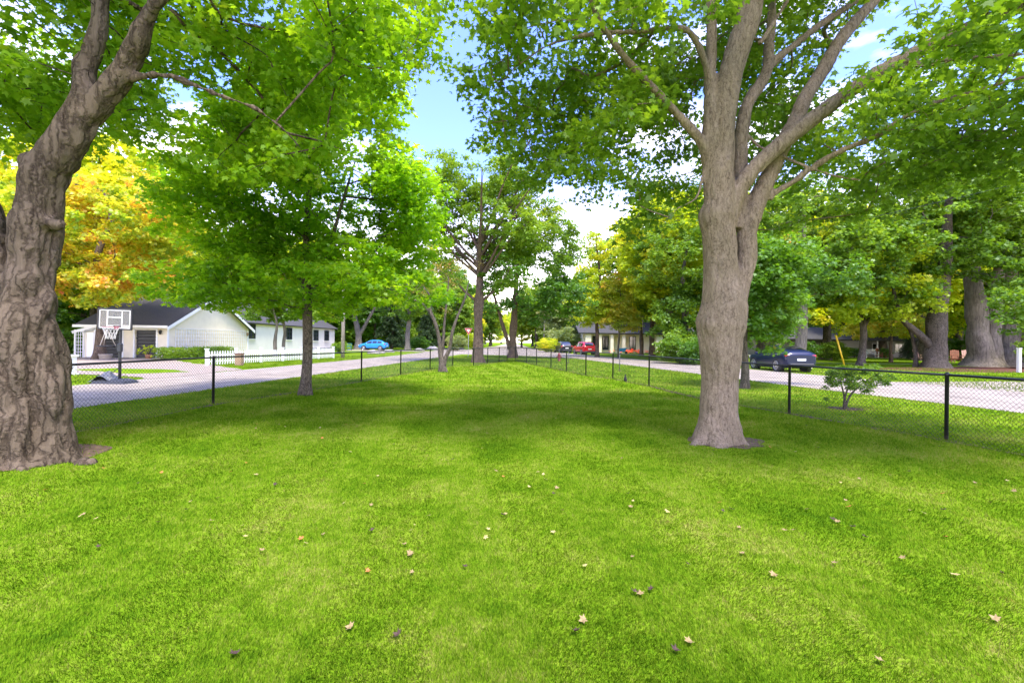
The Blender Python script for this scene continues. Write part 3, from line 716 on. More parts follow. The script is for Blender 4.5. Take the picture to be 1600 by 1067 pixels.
# young maple on the left of the lawn
b2 = G(478, 617)
tree('maple_tree', 'bright green young maple with straight trunk inside the left fence', b2.x, b2.y, 9.6,
     [(0,0,6.2,3.9,3.4,2.7), (-.3,-.2,3.15,3.3,2.9,.75), (-3.0,-.3,3.2,1.8,1.7,.65), (2.6,0,3.2,1.7,1.7,.6), (.6,0,8.9,2.4,2.2,1.4), (0,.8,7.4,2.6,1.8,1.5), (2.2,.3,5.0,1.9,2,1.5), (-2.2,0,4.8,1.8,2,1.3), (1.8,.2,7.4,1.7,1.6,1.2)], .15, M_leaf2, M_barkg,
     spacing=.50, n_per=40, leaf=.125, crad=.46, tmpl=LF_MAPLE, gap=-.17, seed=31, up=1.3, flat_=.4, minr=.004, tip=.005, topfrac=.88,
     stems=[([(0,0,0),(.01,0,1.2),(0,0,2.4),(0,0,3.0),(-.05,0,4.2),(.0,0,6),(.1,0,8),(.2,0,9.2)], [.155,.145,.135,.13,.10,.075,.045,.02]),
            ([(0,0,2.7),(.22,.05,3.2),(.5,.1,4.0),(.9,.1,5.5),(1.3,.2,7)], [.08,.075,.065,.045,.02]),
            ([(0,0,2.9),(-.4,.2,3.6),(-1.0,.3,4.6),(-1.6,.3,6.0)], [.06,.055,.04,.02])])
# small gnarled tree
b3 = G(692, 581)
tree('crabapple_tree', 'small gnarled multi-stemmed tree with sparse brownish crown inside the left fence', b3.x, b3.y, 5.6,
     [(-1.0,0,4.7,1.5,1.5,1.0), (1.3,0,4.6,1.3,1.4,1.1), (-2.1,0,4.2,.9,1,.5), (.1,.4,5.3,1.3,1.2,.8), (.4,0,3.6,.7,.7,.6)], .14, M_leafBr, M_barkg,
     spacing=.55, n_per=26, leaf=.075, crad=.42, tmpl=LF_OAK, gap=-.02, seed=5, minr=.002, tip=.007,
     stems=[([(0,0,0),(-.05,0,.5),(-.15,0,1.1),(-.25,0,1.9),(-.45,0,2.6),(-.7,0,3.2),(-.7,0,3.9),(-1.1,0,4.5)], [.2,.15,.12,.10,.085,.07,.05,.03]),
            ([(.03,0,.2),(.12,0,.7),(.35,0,1.3),(.5,0,2.2),(.75,.1,3.0),(1.1,.1,3.9),(1.3,.1,4.8)], [.13,.12,.09,.08,.065,.05,.02]),
            ([(-.1,.05,.6),(-.02,.1,1.6),(.02,.2,2.6),(.1,.3,3.6),(.2,.3,4.8)], [.09,.085,.07,.05,.03]),
            ([(-.45,0,2.6),(-.95,.1,3.4),(-1.4,.1,3.7),(-2.0,.1,3.9)], [.06,.05,.04,.02])])
# oak at the end of the lawn
b4 = G(747, 566.5)
lt = []
rngl = random.Random(4)
st4 = [([(0,0,0),(0,0,2),(0,0,4.6),(.05,0,6.2),(.0,0,8.5),(.1,0,10.5),(.2,0,12.4)], [.40,.36,.34,.30,.22,.14,.04])]
for i in range(20):
    a = rngl.random()*6.28; z0 = 6 + rngl.random()*3.5; L = 4.5+rngl.random()*3; k = .75+rngl.random()*.6
    st4.append(([(0,0,z0),(math.cos(a)*L*.25,math.sin(a)*L*.25,z0+L*.25*k),(math.cos(a)*L*.6,math.sin(a)*L*.6,z0+L*.65*k),(math.cos(a)*L,math.sin(a)*L,z0+L*.95*k)], [.12,.085,.06,.025]))
for sx in (-1, 1): st4.append(([(0,0,4.6),(sx*.7,0,5.1),(sx*1.6,.2,6.0),(sx*2.4,.3,7.4)], [.13,.10,.07,.03]))
tree('oak_tree', 'tall airy oak with straight trunk at the far end of the lawn', b4.x, b4.y, 16,
     [(1.6,0,11,5.4,4.5,3.3), (0,0,14.5,4,3.6,1.9), (-2.5,0,9,2.6,3,2.0), (5.2,0,9.2,2.6,2.6,2.4), (4.4,0,12.5,2.4,2.4,1.8), (0,.5,6.3,3.4,3,1.1), (7.0,0,8.2,1.5,1.5,1.4), (-2,0,13,2.4,2.4,2)], .34, M_leafG, M_barkd, spacing=.82, n_per=62, leaf=.22, crad=.62, tmpl=LF_OAK, gap=-.12, seed=9, stems=st4)
# twin dark maple just past the tip
b5 = Vector((0.1, 45.5, 0))
tree('maple_tree', 'dark green maple with twin stems just past the fence tip', b5.x, b5.y, 13,
     [(1.5,0,8,5.0,4,3.2), (4.8,0,6.0,3.0,3,2.4), (0,0,11.5,3.5,3,2), (-2.2,0,6,2.2,2.4,2.2), (2.5,0,4.6,2.4,2,1.2)], .4, M_leafD, M_barkd, spacing=1.0, n_per=46, leaf=.24, crad=.8, gap=-.2, seed=10,
     stems=[([(0,0,0),(0,0,2),(.1,0,4.5),(.3,0,8),(.6,0,12)], [.42,.38,.32,.2,.05]), ([(-.1,0,.3),(-.8,0,2.5),(-1.6,0,5),(-2.4,0,8)], [.22,.19,.15,.06])])
# drooping dark maple over the street, right
b8 = G(1164, 607)
tree('maple_tree', 'low dark green maple with drooping crown between fence and street', b8.x, b8.y, 6.2,
     [(1.6,.4,4.1,2.2,1.9,1.2), (3.4,.6,4.3,1.4,1.4,.8), (.6,0,4.2,1.8,1.8,1.3), (2.5,.6,4.0,1.2,1.2,.7), (.55,0,1.95,.8,.8,.7), (1.15,.3,2.35,.75,.8,.65), (.75,-.4,2.6,.9,.8,.6), (1.0,.2,5.2,1.5,1.5,.8)], .13, M_leafD, M_barkg,
     spacing=.45, n_per=44, leaf=.125, crad=.42, tmpl=LF_MAPLE, gap=-.25, seed=12, up=1.2, minr=.004, tip=.005, droop=.6)
# shrub outside the right fence
bs = G(1319, 639)
tree('shrub', 'sparse dark shrub growing just outside the right fence', bs.x, bs.y, 1.2,
     [(-.1,0,.75,.38,.4,.32), (.55,.1,.75,.5,.4,.28), (.35,0,1.05,.55,.4,.18), (-.3,0,.3,.2,.2,.14), (.95,0,.8,.3,.3,.15)], .03, M_leafG, M_barkg, spacing=.14, n_per=44, leaf=.062, crad=.14, tmpl=LF_OAK, gap=-.2, seed=13, cat='shrub',
     stems=[([(0,0,0),(.0,0,.3),(-.1,0,.7),(-.2,0,1.0)],[.03,.025,.018,.008]), ([(.02,0,0),(.15,0,.35),(.5,0,.7),(.9,0,.95)],[.028,.022,.015,.006]), ([(0,.02,0),(.08,.05,.4),(.25,.05,.8),(.4,0,1.1)],[.025,.02,.012,.006])], minr=.001, tip=.003, gscale=1.5)
# orange maple by the garage
b9 = GX(156, 32.5)
tree('maple_tree', 'autumn maple with orange and yellow leaves beside the cream garage', b9.x, b9.y, 15,
     [(0,0,9.6,6.2,5,4.2), (-3.6,-1.5,6.2,3.2,3,2.4), (2.6,-1.5,5.6,2.6,2.6,1.6), (0,-1,5.0,3,3,1.3), (-5.5,-3,6,2.6,2.5,2.4), (3.4,0,8,2.4,2.4,2.2)], .33, M_leafO, M_barkd, spacing=.9, n_per=52, leaf=.22, crad=.75, gap=-.2, seed=14)
# big trunks across the street, right
b10 = GX(1462, 36.5)
tree('maple_tree', 'thick dark-trunked maple in the mulch bed with a low left limb', b10.x, b10.y, 19,
     [(0,0,12,6.5,5,5), (-5,-1,9,3.5,3.5,2.6), (4.5,-1,8.5,3.5,3.2,2.6), (-4.2,-1,6.2,2.6,2.6,1.1), (.5,-1.5,8.4,3,2.6,1.0)], .70, M_leafG, M_barkg, spacing=1.05, n_per=48, leaf=.24, crad=.8, gap=-.2, seed=15,
     stems=[([(0,0,0),(0,0,2),(.1,0,4.5),(.6,0,8),(.8,0,12),(1,0,16)], [.72,.68,.62,.5,.3,.08]), ([(-.3,0,1.6),(-1.4,0,2.7),(-2.6,0,3.7),(-3.2,0,5),(-3.6,0,7)], [.3,.26,.22,.16,.08])])
b11 = GX(1533, 40)
tree('maple_tree', 'massive pale-barked old maple with broad root flare in the mulch bed', b11.x, b11.y, 21,
     [(0,0,14,6.5,5,5), (3.5,-1,11,3.5,3.2,2.4), (-3,-2,10.6,3,3,1.6)], .95, M_leafG, M_barkl, spacing=1.1, n_per=48, leaf=.25, crad=.85, gap=-.15, seed=16,
     stems=[([(0,0,0),(-.1,0,1.2),(-.3,0,3),(-.6,0,6),(-1.0,0,9),(-1,0,14)], [1.05,.85,.78,.7,.55,.2]), ([(.9,0,0),(.9,0,1.5),(1.0,0,3.5),(1.3,0,7),(2,0,12)], [.75,.65,.55,.45,.2])])
b12 = GX(1577, 40.5)
tree('maple_tree', 'grey maple trunk with a knot hole, right of the massive pale one', b12.x, b12.y, 20,
     [(0,0,13,5.5,5,5), (3,-2,10.2,3,3,2)], .8, M_leafG, M_barkl, spacing=1.1, n_per=46, leaf=.25, crad=.85, gap=-.15, seed=17)
b13 = GX(1431, 37.5)
tree('young_tree', 'slim leaning young tree left of the thick dark trunk', b13.x, b13.y, 7.5,
     [(-1.6,0,5.4,2.4,2,1.6), (-3,0,4.4,1.6,1.6,1)], .18, M_leafG, M_barkg, spacing=.8, n_per=44, leaf=.18, crad=.6, gap=-.2, seed=18,
     stems=[([(0,0,0),(-.1,0,1.5),(-.5,0,3),(-1.4,0,5),(-2.2,0,6.8)],[.17,.15,.12,.08,.03])])
b14 = GX(1392, 47)
tree('ornamental_maple', 'low ornamental maple with yellow-green leaves by the grey house', b14.x, b14.y, 5.4,
     [(0,0,3.9,4.2,3,1.3), (3.0,0,3.4,2.2,2,.8), (-3,0,3.4,1.8,2,.8)], .16, M_leafGold, M_barkd, spacing=.7, n_per=46, leaf=.20, crad=.6, gap=-.15, seed=19)
b15 = Vector((9.75, 52, 0))
tree('larch_tree', 'tall lime green feathery tree behind the red car', b15.x, b15.y, 15.2,
     [(0,0,12.5,1.5,1.5,2.4), (0,0,9,2.7,2.6,2.8), (0,0,6,3.3,3,1.8), (-1.6,0,4.4,2.0,2,.7)], .22, M_leafY, M_barkd, spacing=.75, n_per=44, leaf=.20, crad=.62, gap=-.22, seed=20, topfrac=.97)
b16 = GX(966, 50)
tree('birch_tree', 'slender tree turning gold between lime tree and dark trunks', b16.x, b16.y, 9.5,
     [(-.2,0,6.6,1.9,1.8,2.7), (.9,0,4.2,1.6,1.6,1.5), (-1,0,3.7,1.3,1.3,1)], .1, M_leafGold, M_barkg, spacing=.65, n_per=44, leaf=.17, crad=.55, gap=-.15, seed=21)
b17 = GX(1019, 55)
tree('spruce_tree', 'dark-trunked tree with layered drooping boughs right of the gold tree', b17.x, b17.y, 14,
     [(0,0,11,3,3,2.6), (0,0,7,3.6,3.4,1.8), (1,0,4.4,3.4,3.2,1.2), (-2,0,5,2,2,1)], .36, M_leafG, M_barkd, spacing=.9, n_per=46, leaf=.22, crad=.75, gap=-.15, seed=22)
b18 = GX(1002, 58)
tree('tall_tree', 'narrow dark-trunked tree left of the drooping one', b18.x, b18.y, 17,
     [(0,0,13.5,3.4,3,3.0), (0,0,8.8,2.6,2.6,1.8)], .26, M_leafY, M_barkd, spacing=.95, n_per=40, leaf=.22, crad=.75, gap=-.05, seed=24)
b19 = GX(560, 76)
tree('maple_tree', 'pale-barked forked tree standing behind the blue car', b19.x, b19.y, 15,
     [(0,0,11,5.5,4,3.4), (2,0,7.2,4,3,1.5), (-3,0,7,2.5,3,1.5)], .6, M_leafG, M_barkl, spacing=1.1, n_per=44, leaf=.28, crad=.9, gap=-.1, seed=25,
     stems=[([(0,0,0),(0,0,2.5),(-.6,0,5),(-1.4,0,9),(-2,0,13)],[.6,.52,.4,.25,.06]), ([(.1,0,2.2),(1.3,0,4.5),(2.6,0,7),(3.6,0,10)],[.32,.27,.2,.06])])
b20 = GX(637, 74)
tree('maple_tree', 'grey-trunked tree right of the blue car', b20.x, b20.y, 15,
     [(0,0,10.5,5.5,4,3.4), (0,0,6.6,4,3,1.5)], .45, M_leafG, M_barkl, spacing=1.05, n_per=42, leaf=.27, crad=.9, gap=-.05, seed=26)
tree('ornamental_tree', 'left one of two slim trees before the white house wall', GX(430, 41).x, 41, 6.5, [(0,0,4.8,2.2,1.8,1.6), (-1.4,0,3.9,1.4,1.4,.9)], .16, M_leafG, M_barkl, spacing=.65, n_per=46, leaf=.18, crad=.5, gap=-.2, seed=61)
tree('ornamental_tree', 'right one of two slim trees before the white house wall', GX(443, 42).x, 42, 7.0, [(.4,0,5.0,2.4,1.8,1.7), (2.0,0,4.2,1.6,1.4,1.0)], .16, M_leafG, M_barkl, spacing=.65, n_per=46, leaf=.18, crad=.5, gap=-.2, seed=62)
# trunks right of T6 backdrop
tree('maple_tree', 'bushy mid green maple behind the grey trunk, across the street', GX(1068, 44).x, 44, 15,
     [(0,0,9.5,5,4,4), (0,-1,4.8,3.6,3,1.8), (-2,-2,2.4,2.4,2,1.4), (2,-2,2.2,2.0,2,1.4)], .4, M_leafG, M_barkg, spacing=.95, n_per=48, leaf=.22, crad=.75, gap=-.2, seed=27)
tree('maple_tree', 'yellow-green maple behind the dark car', GX(1251, 36).x, 36, 16,
     [(0,0,10.5,5.5,4.5,4.6), (-3.5,0,7,3,3,2.4), (3,0,6.4,3.2,3,2)], .42, M_leafG, M_barkl, spacing=.95, n_per=50, leaf=.22, crad=.75, gap=-.2, seed=28)
tree('maple_tree', 'pale yellow-green maple right of the dark car', GX(1345, 38).x, 38, 14,
     [(0,0,8.8,5.0,4.2,3.8), (2,-1,5.4,3.2,3,1.6), (-2.5,-1,5,2.6,2.6,1.4)], .28, M_leafY, M_barkg, spacing=.95, n_per=48, leaf=.22, crad=.75, gap=-.15, seed=29,
     stems=[([(0,0,0),(.2,0,2),(.1,0,4),(-.6,0,6),(-1.4,0,9),(-1.6,0,12)],[.28,.25,.22,.18,.12,.04]), ([(.1,0,3),(1,0,5),(1.4,0,9)],[.14,.12,.04])])
tree('young_tree', 'leafy tree tinged with orange at the right edge', GX(1650, 24).x, 24, 6.5,
     [(0,0,4.3,2.6,2,1.5), (-1.2,0,3.1,1.5,1.5,.7)], .12, M_leafG, M_barkg, spacing=.6, n_per=44, leaf=.15, crad=.5, gap=-.15, seed=30)

# ---- prototypes for the background trees, then copies
PROTO = {}
def proto(key, **k):
    r = tree(key, 'tree', 0, 0, **k); PROTO[key] = r; return r
proto('broadleaf_tree', H=18, lobes=[(0,0,11.5,5.6,5.6,5.2), (-3,1,8,3.4,3.4,2.6), (3.2,-1,8.4,3.2,3.4,2.8), (.5,-3,5.2,3.2,3,2.4), (-1,3,5.4,3.2,3,2.4)], trunk_r=.42, material=M_leafG, spacing=1.15, n_per=54, leaf=.30, crad=.95, gap=-.25, seed=51)
proto('oval_tree', H=16, lobes=[(0,0,10.5,3.9,3.9,5.2), (1.6,0,6.4,2.8,3,2.6), (-1.8,.5,6.0,2.6,2.8,2.6), (0,-1.5,3.4,2.8,2.6,1.8)], trunk_r=.32, material=M_leafG, spacing=1.05, n_per=54, leaf=.28, crad=.85, gap=-.25, seed=52)
proto('airy_tree', H=20, lobes=[(0,0,14,5.4,5.4,4.6), (3.2,0,10,3,3,2.2), (-3.5,0,11,3,3,2.2)], trunk_r=.40, material=M_leafG, spacing=1.15, n_per=44, leaf=.26, crad=.85, gap=-.05, seed=53)
# conifer prototype
def conifer(H, seed):
    root = empty('conifer_tree', (0, 0, 0), 'conifer', 'tree'); rng = np.random.default_rng(seed)
    mb = MB(); mb.tube([(0,0,-.1),(0,0,H*.5),(0,0,H)], [.3,.17,.02], 10, cap=False)
    cl = []
    for i in range(int(H*2.6)):
        z = 1.2 + (H-1.4)*i/(H*2.6); L = (H-z)*.26+.3
        for k in range(7):
            a = rng.random()*6.28; l_ = L*(.75+.4*rng.random())
            tip = np.array([math.cos(a)*l_, math.sin(a)*l_, z-.28*l_])
            mb.tube([(0,0,z), tuple(tip*.5+np.array([0,0,z*.5+.1])), tuple(tip)], [.035,.025,.008], 4, cap=False)
            for f in np.linspace(.35, 1, max(2, int(l_*2.2))):
                cl.append((tip[0]*f, tip[1]*f, z-.28*l_*f*f))
    mb.build('trunk', M_barkd, root)
    add_leaves('crown', np.array(cl), 22, .42, .5, .34, LF_NEEDLE, M_needle, root, (0,0,0), seed, 1.2, .8)
    return root
PROTO['conifer_tree'] = conifer(13, 54)
def shrubproto(key, H, rx, rz, m, leaf, sp, seed, npx=44):
    r = tree(key, 'shrub', 0, 0, H, [(0,0,H*.52,rx,rx,rz), (rx*.4,0,H*.45,rx*.6,rx*.6,rz*.8), (-rx*.4,rx*.2,H*.45,rx*.6,rx*.6,rz*.8)], .04, m, spacing=sp, n_per=npx, leaf=leaf, crad=sp*.8, gap=-.4, seed=seed, cat='shrub', minr=.01, topfrac=.6, tmpl=LF_OAK)
    PROTO[key] = r
shrubproto('bush', 2.4, 1.8, 1.15, M_leafG, .16, .5, 55)
shrubproto('round_shrub', 1.0, .62, .5, M_leafD, .07, .22, 56, 40)

USED = {}
def place(key, label, px, d, s=1.0, m=None, group=None, cat=None, sz=None, x=None):
    src = PROTO[key]
    r = src if key not in USED else copy_tree(src)
    USED[key] = 1
    loc = GX(px, d) if x is None else Vector((x, d, 0))
    r.location = loc; r.rotation_euler = (0, 0, (px*1.7+d) % 6.28); r.scale = (s, s, sz or s)
    r['label'] = label; r['category'] = cat or ('shrub' if 'shrub' in key or key == 'bush' else 'tree')
    if group: r['group'] = group
    elif 'group' in r: del r['group']
    if m:
        for ch in r.children:
            if ch.name.startswith('crown'): ch.material_slots[0].link = 'OBJECT'; ch.material_slots[0].material = m
    return r
GB = 'green trees behind the left houses'; GC = 'trees closing the view down the road'; GR = 'tall trees beyond the right street'; GL = 'trees of the far left woodland edge'
for k, px, d, s, m, lb in (
    ('broadleaf_tree',20,52,1.2,M_leafG,'tall green tree showing between the forked stems of the old maple, beyond the orange one'),
    ('oval_tree',90,44,1.0,M_leafG,'green tree standing just behind the left half of the orange maple'),
    ('broadleaf_tree',215,58,1.35,M_leafY,'yellow-green tree rising over the garage ridge beside the orange maple'),
    ('broadleaf_tree',150,42,1.25,M_leafY,'tall yellow-green tree whose top shows right above the orange maple'),
    ('oval_tree',300,78,1.4,M_leafG,'green tree rising straight behind the grey boarded gable'),
    ('broadleaf_tree',400,84,1.4,M_leafG,'large green tree rising behind the roof of the white house'),
    ('oval_tree',480,80,1.3,M_leafY,'yellow-green tree behind the far end of the white house'),
    ('broadleaf_tree',-90,46,1.1,M_leafG,'green tree at the left frame edge, behind the old maple trunk'),
    ('oval_tree',45,36,.6,M_leafD,'small dark green tree left of the white garden arbour'),
    ('oval_tree',128,47,.9,M_leafD,'dark green tree directly behind the white garden arbour')):
    place(k, lb, px, d, s, m, GB)
for k, px, d, s, m, lb in (
    ('broadleaf_tree',520,92,1.1,M_leafD,'dark woodland tree above the tail of the picket fence'),
    ('oval_tree',585,90,1.05,M_leafD,'dark woodland tree right above the roof of the blue car'),
    ('oval_tree',655,92,1.0,M_leafG,'green woodland tree behind the gnarled multi-stemmed tree'),
    ('broadleaf_tree',615,104,1.3,M_leafG,'tall green tree topping the dark pine right of the blue car'),
    ('broadleaf_tree',690,98,1.15,M_leafD,'dark broad tree just left of the yield sign'),
    ('oval_tree',715,84,.8,M_leafG,'smaller green tree between the gnarled tree and the oak trunk')):
    place(k, lb, px, d, s, m, GL)
for k, px, d, s, m, lb in (
    ('oval_tree',735,120,.95,M_leafY,'yellow-green tree showing just behind the yield sign'),
    ('broadleaf_tree',700,140,1.3,M_leafG,'broad tree far behind the gnarled tree crown'),
    ('oval_tree',768,165,1.0,M_leafY,'yellow-green tree beside the far road, right of the oak trunk'),
    ('oval_tree',832,150,1.2,M_leafG,'green tree right of the far road, above the fence tip'),
    ('broadleaf_tree',838,118,1.05,M_leafG,'broad green tree left of the pale utility pole down the road'),
    ('oval_tree',868,100,1.05,M_leafGy,'grey-green tree above the dark parked car down the road'),
    ('broadleaf_tree',905,112,1.1,M_leafG,'green tree behind the red car and left of the lime tree'),
    ('airy_tree',758,230,1.2,M_leafG,'airy tree left of the vanishing road'),
    ('airy_tree',815,220,1.1,M_leafY,'airy yellow-green tree right of the vanishing road'),
    ('broadleaf_tree',783,330,1.3,M_leafY,'farthest tree, standing where the road vanishes'),
    ('broadleaf_tree',802,345,1.5,M_leafG,'second farthest tree, right where the road vanishes'),
    ('oval_tree',765,135,.9,M_leafG,'mid green tree leaning over the far road from the left'),
    ('oval_tree',815,128,.8,M_leafY,'light tree leaning over the far road from the right')):
    place(k, lb, px, d, s, m, GC)
for k, px, d, s, m, lb in (
    ('broadleaf_tree',980,85,1.35,M_leafG,'broad green tree rising behind the cream columned house'),
    ('broadleaf_tree',1048,50,1.15,M_leafY,'tall tree rising directly left of the large grey maple trunk, beyond the street'),
    ('oval_tree',1040,74,1.4,M_leafY,'yellow-green tree behind the drooping dark-trunked tree'),
    ('broadleaf_tree',1110,62,1.3,M_leafG,'tall green tree hidden half behind the large grey maple trunk'),
    ('broadleaf_tree',1190,56,1.3,M_leafY,'yellow-green tree rising over the low drooping maple'),
    ('broadleaf_tree',1290,54,1.15,M_leafY,'tall tree above the leaning yellow guard'),
    ('broadleaf_tree',1380,68,1.25,M_leafY,'tall broad tree behind the grey ranch house and white bench'),
    ('broadleaf_tree',1440,56,1.2,M_leafY,'yellow-green tree just left of the thick dark trunk'),
    ('broadleaf_tree',1500,70,1.3,M_leafY,'broad tree behind the wooden garden chairs'),
    ('broadleaf_tree',1590,58,1.3,M_leafG,'tall tree behind the knot-holed grey trunk'),
    ('broadleaf_tree',1660,50,1.1,M_leafG,'broad tree beyond the right frame edge, over the driveway'),
    ('oval_tree',1720,38,1.1,M_leafG,'nearest tree beyond the right frame edge'),
    ('broadleaf_tree',1240,84,1.2,M_leafG,'far green tree behind the dark coupe and its grey pole'),
    ('broadleaf_tree',1320,90,1.3,M_leafG,'far green tree in line with the yellow guard'),
    ('oval_tree',1590,75,1.2,M_leafD,'dark green tree far behind the white post at the right')):
    place(k, lb, px, d, s, m, GR)
place('conifer_tree', 'dark blue-green pine among the trees right of the blue car', 612, 84, 1.0)
place('conifer_tree', 'dark conifer nearest the yield sign, behind the lane', 668, 86, .8)
place('conifer_tree', 'dark conifer behind the grey house chairs', 1420, 60, .35)
place('bush', 'light yellow-green bush left of the dark parked car', 857, 72, 1.0, M_leafY)
place('bush', 'grey-green bush behind the red and dark cars', 886, 78, 1.9, M_leafGy)
place('bush', 'green bush at the foot of the trees left of the grey trunk', 1062, 38, 1.1, M_leafG)
place('bush', 'dark bush just left of the grey trunk across the street', 1088, 36, .95, M_leafD)
place('bush', 'dark green bush under the trees left of the garage', 108, 37, 1.0, M_leafD)
place('bush', 'dark bush at the woodland foot right of the blue car', 655, 80, 1.0, M_leafD)
place('bush', 'green bush under the yield sign side trees', 715, 74, 1.1, M_leafGy)
place('bush', 'bush behind the yield sign', 738, 88, 1.2, M_leafY)
place('bush', 'green bush by the white house corner', 532, 52, .6, M_leafG)
place('bush', 'bush right of the dark car across the street', 1300, 50, .9, M_leafG)
place('bush', 'dark bush behind the dark car roof', 1258, 48, .9, M_leafD)
place('bush', 'yellow-green bush behind the massive pale trunk', 1548, 48, .7, M_leafY)
place('bush', 'tall dark bush behind the wooden chairs', 1500, 62, 1.3, M_leafD)
place('bush', 'bush behind the right edge driveway', 1640, 36, 1.2, M_leafG)
for px, lb in ((1322, 'clipped round shrub farthest from the white bench'), (1335, 'middle clipped round shrub of the row left of the white bench'), (1347, 'clipped round shrub next to the left end of the white bench')): place('round_shrub', lb, px, 66, 1.35, None, 'clipped shrubs left of the bench')
place('round_shrub', 'clipped round shrub right of the white bench', 1383, 66, 1.35)

# far woods: one mass closing the horizon
def woods():
    rng = np.random.default_rng(77); cs = []
    for i in range(420):
        a = R(-74 + 148*rng.random()); d = 108 + 70*rng.random()
        x, y = math.sin(a)*d*1.1, math.cos(a)*d+10
        if abs(x + .2) < 12 or abs(x) / y < .05: continue
        h = 13+9*rng.random(); r = 5+3*rng.random()
        for k in range(80):
            u = rng.normal(size=3); u /= np.linalg.norm(u)
            cs.append((x+u[0]*r, y+u[1]*r, max(.6, h*.5+u[2]*h*.5)))
    return np.array(cs)
wc = woods()
wo_ = add_leaves('far_woods', wc, 6, 1.7, .8, 1.15, LF_MID, M_leafG, None, (0,0,0), 78)
tag(wo_, 'distant woods closing the horizon behind everything', 'woods', kind='stuff')

# ---------------------------------------------------------------- buildings
M_cream = mat('cream_siding', (.76, .68, .50), .8, var=.06, vscale=2); M_white = mat('white_paint', (.78, .77, .73), .6)
M_whitewall = mat('white_wall', (.72, .67, .56), .8, var=.05, vscale=1.5)
M_roof = mat('dark_shingle', (.055, .052, .048), .9, bump=.5, bscale=14, var=.3, vscale=8, stretch=(1, 1, 3))
M_black2 = mat('black_door', (.018, .018, .022), .5); M_glass = glassy('window_glass'); M_grey = mat('grey_batten', (.32, .32, .29), .8, var=.1)
M_tan = mat('tan_wood', (.33, .22, .13), .8, var=.3, vscale=6, stretch=(4, 4, .5))
def slab(mb, a, b, c, d, th, m=0):
    """quad a,b,c,d (counter-clockwise seen from outside) given thickness downwards along its normal"""
    a, b, c, d = map(Vector, (a, b, c, d)); n = (b-a).cross(c-a).normalized() * th
    mb.add([a, b, c, d, a-n, b-n, c-n, d-n], [(0,1,2,3), (7,6,5,4), (0,4,5,1), (1,5,6,2), (2,6,7,3), (3,7,4,0)], m)
def window(parent, c, w, h, axis, nx=2, ny=3, frame=None):
    """axis 'x': wall facing +X, 'y': wall facing -Y; c = centre on the wall surface"""
    frame = frame or M_black2; fw = .07
    def bx(mb, u, v, su, sv, dep, off):
        if axis == 'x': mb.box((c[0]+off, c[1]+u, c[2]+v), (dep, su, sv))
        else: mb.box((c[0]+u, c[1]-off, c[2]+v), (su, dep, sv))
    mb = MB()
    for sx in (-1, 1): bx(mb, sx*(w/2), 0, fw, h+fw, .10, .04)
    for sz in (-1, 1): bx(mb, 0, sz*(h/2), w-fw, fw, .10, .041)
    for i in range(1, nx): bx(mb, -w/2+w*i/nx, 0, .03, h-fw, .05, .045)
    for i in range(1, ny): bx(mb, 0, -h/2+h*i/ny, w-fw, .028, .05, .043)
    f = mb.build('window', frame, parent)
    mb = MB(); bx(mb, 0, 0, w-.03, h-.03, .03, .015); mb.build('pane', M_glass, f)
    mb = MB(); bx(mb, 0, -h/2-.07, w+.2, .06, .16, .07); mb.build('sill', M_white, f)
    return f
# garage wing
gar = empty('garage', (-30, 41, 0), 'cream single-storey garage with two black doors and a lattice on its gable wall', 'garage')
def part(name, mb, m, root):
    o = mb.build(name, m); o.parent = root; o.matrix_parent_inverse = Matrix.Translation(root.location).inverted(); return o
X0, X1, Y0, Y1, EV, RZ = -33.4, -26.9, 35.5, 46.4, 2.62, 5.5
YM = (Y0+Y1)/2
mb = MB()
mb.add([(X0,Y0,0),(X0,Y1,0),(X0,Y1,EV),(X0,YM,RZ-.12),(X0,Y0,EV)], [(4,3,2,1,0)])
mb.add([(X1,Y0,0),(X1,Y1,0),(X1,Y1,EV),(X1,YM,RZ-.12),(X1,Y0,EV)], [(0,1,2,3,4)])
for (a, b, z0, z1) in ((X0,-32.05,0,EV), (-30.4,-29.42,0,EV), (-27.74,X1,0,EV), (-32.05,-30.4,2.17,EV), (-29.42,-27.74,2.17,EV)):
    mb.add([(a,Y0,z0),(b,Y0,z0),(b,Y0,z1),(a,Y0,z1)], [(0,1,2,3)])
for a in (-32.05, -30.4, -29.42, -27.74): mb.add([(a,Y0,0),(a,Y0+.25,0),(a,Y0+.25,2.17),(a,Y0,2.17)], [(0,1,2,3)])
mb.add([(X0,Y1,0),(X1,Y1,0),(X1,Y1,EV),(X0,Y1,EV)], [(3,2,1,0)])
part('wall', mb, M_cream, gar)
mb = MB()
slab(mb, (X0-.4,Y0-.5,EV-.12), (X1+.4,Y0-.5,EV-.12), (X1+.4,YM,RZ), (X0-.4,YM,RZ), .14)
slab(mb, (X1+.4,Y1+.5,EV-.12), (X0-.4,Y1+.5,EV-.12), (X0-.4,YM,RZ), (X1+.4,YM,RZ), .14)
part('roof', mb, M_roof, gar)
mb = MB()   # bargeboards, fascia, corner board
for (ya, yb) in ((Y0-.5, YM), (Y1+.5, YM)):
    a = Vector((X1+.42, ya, EV-.2)); b = Vector((X1+.42, yb, RZ-.08)); u = Vector((0,0,.26))
    mb.add([a, b, b-u, a-u, a+Vector((-.05,0,0)), b+Vector((-.05,0,0)), b-u+Vector((-.05,0,0)), a-u+Vector((-.05,0,0))], [(0,1,2,3),(7,6,5,4),(0,4,5,1),(3,2,6,7),(0,3,7,4)])
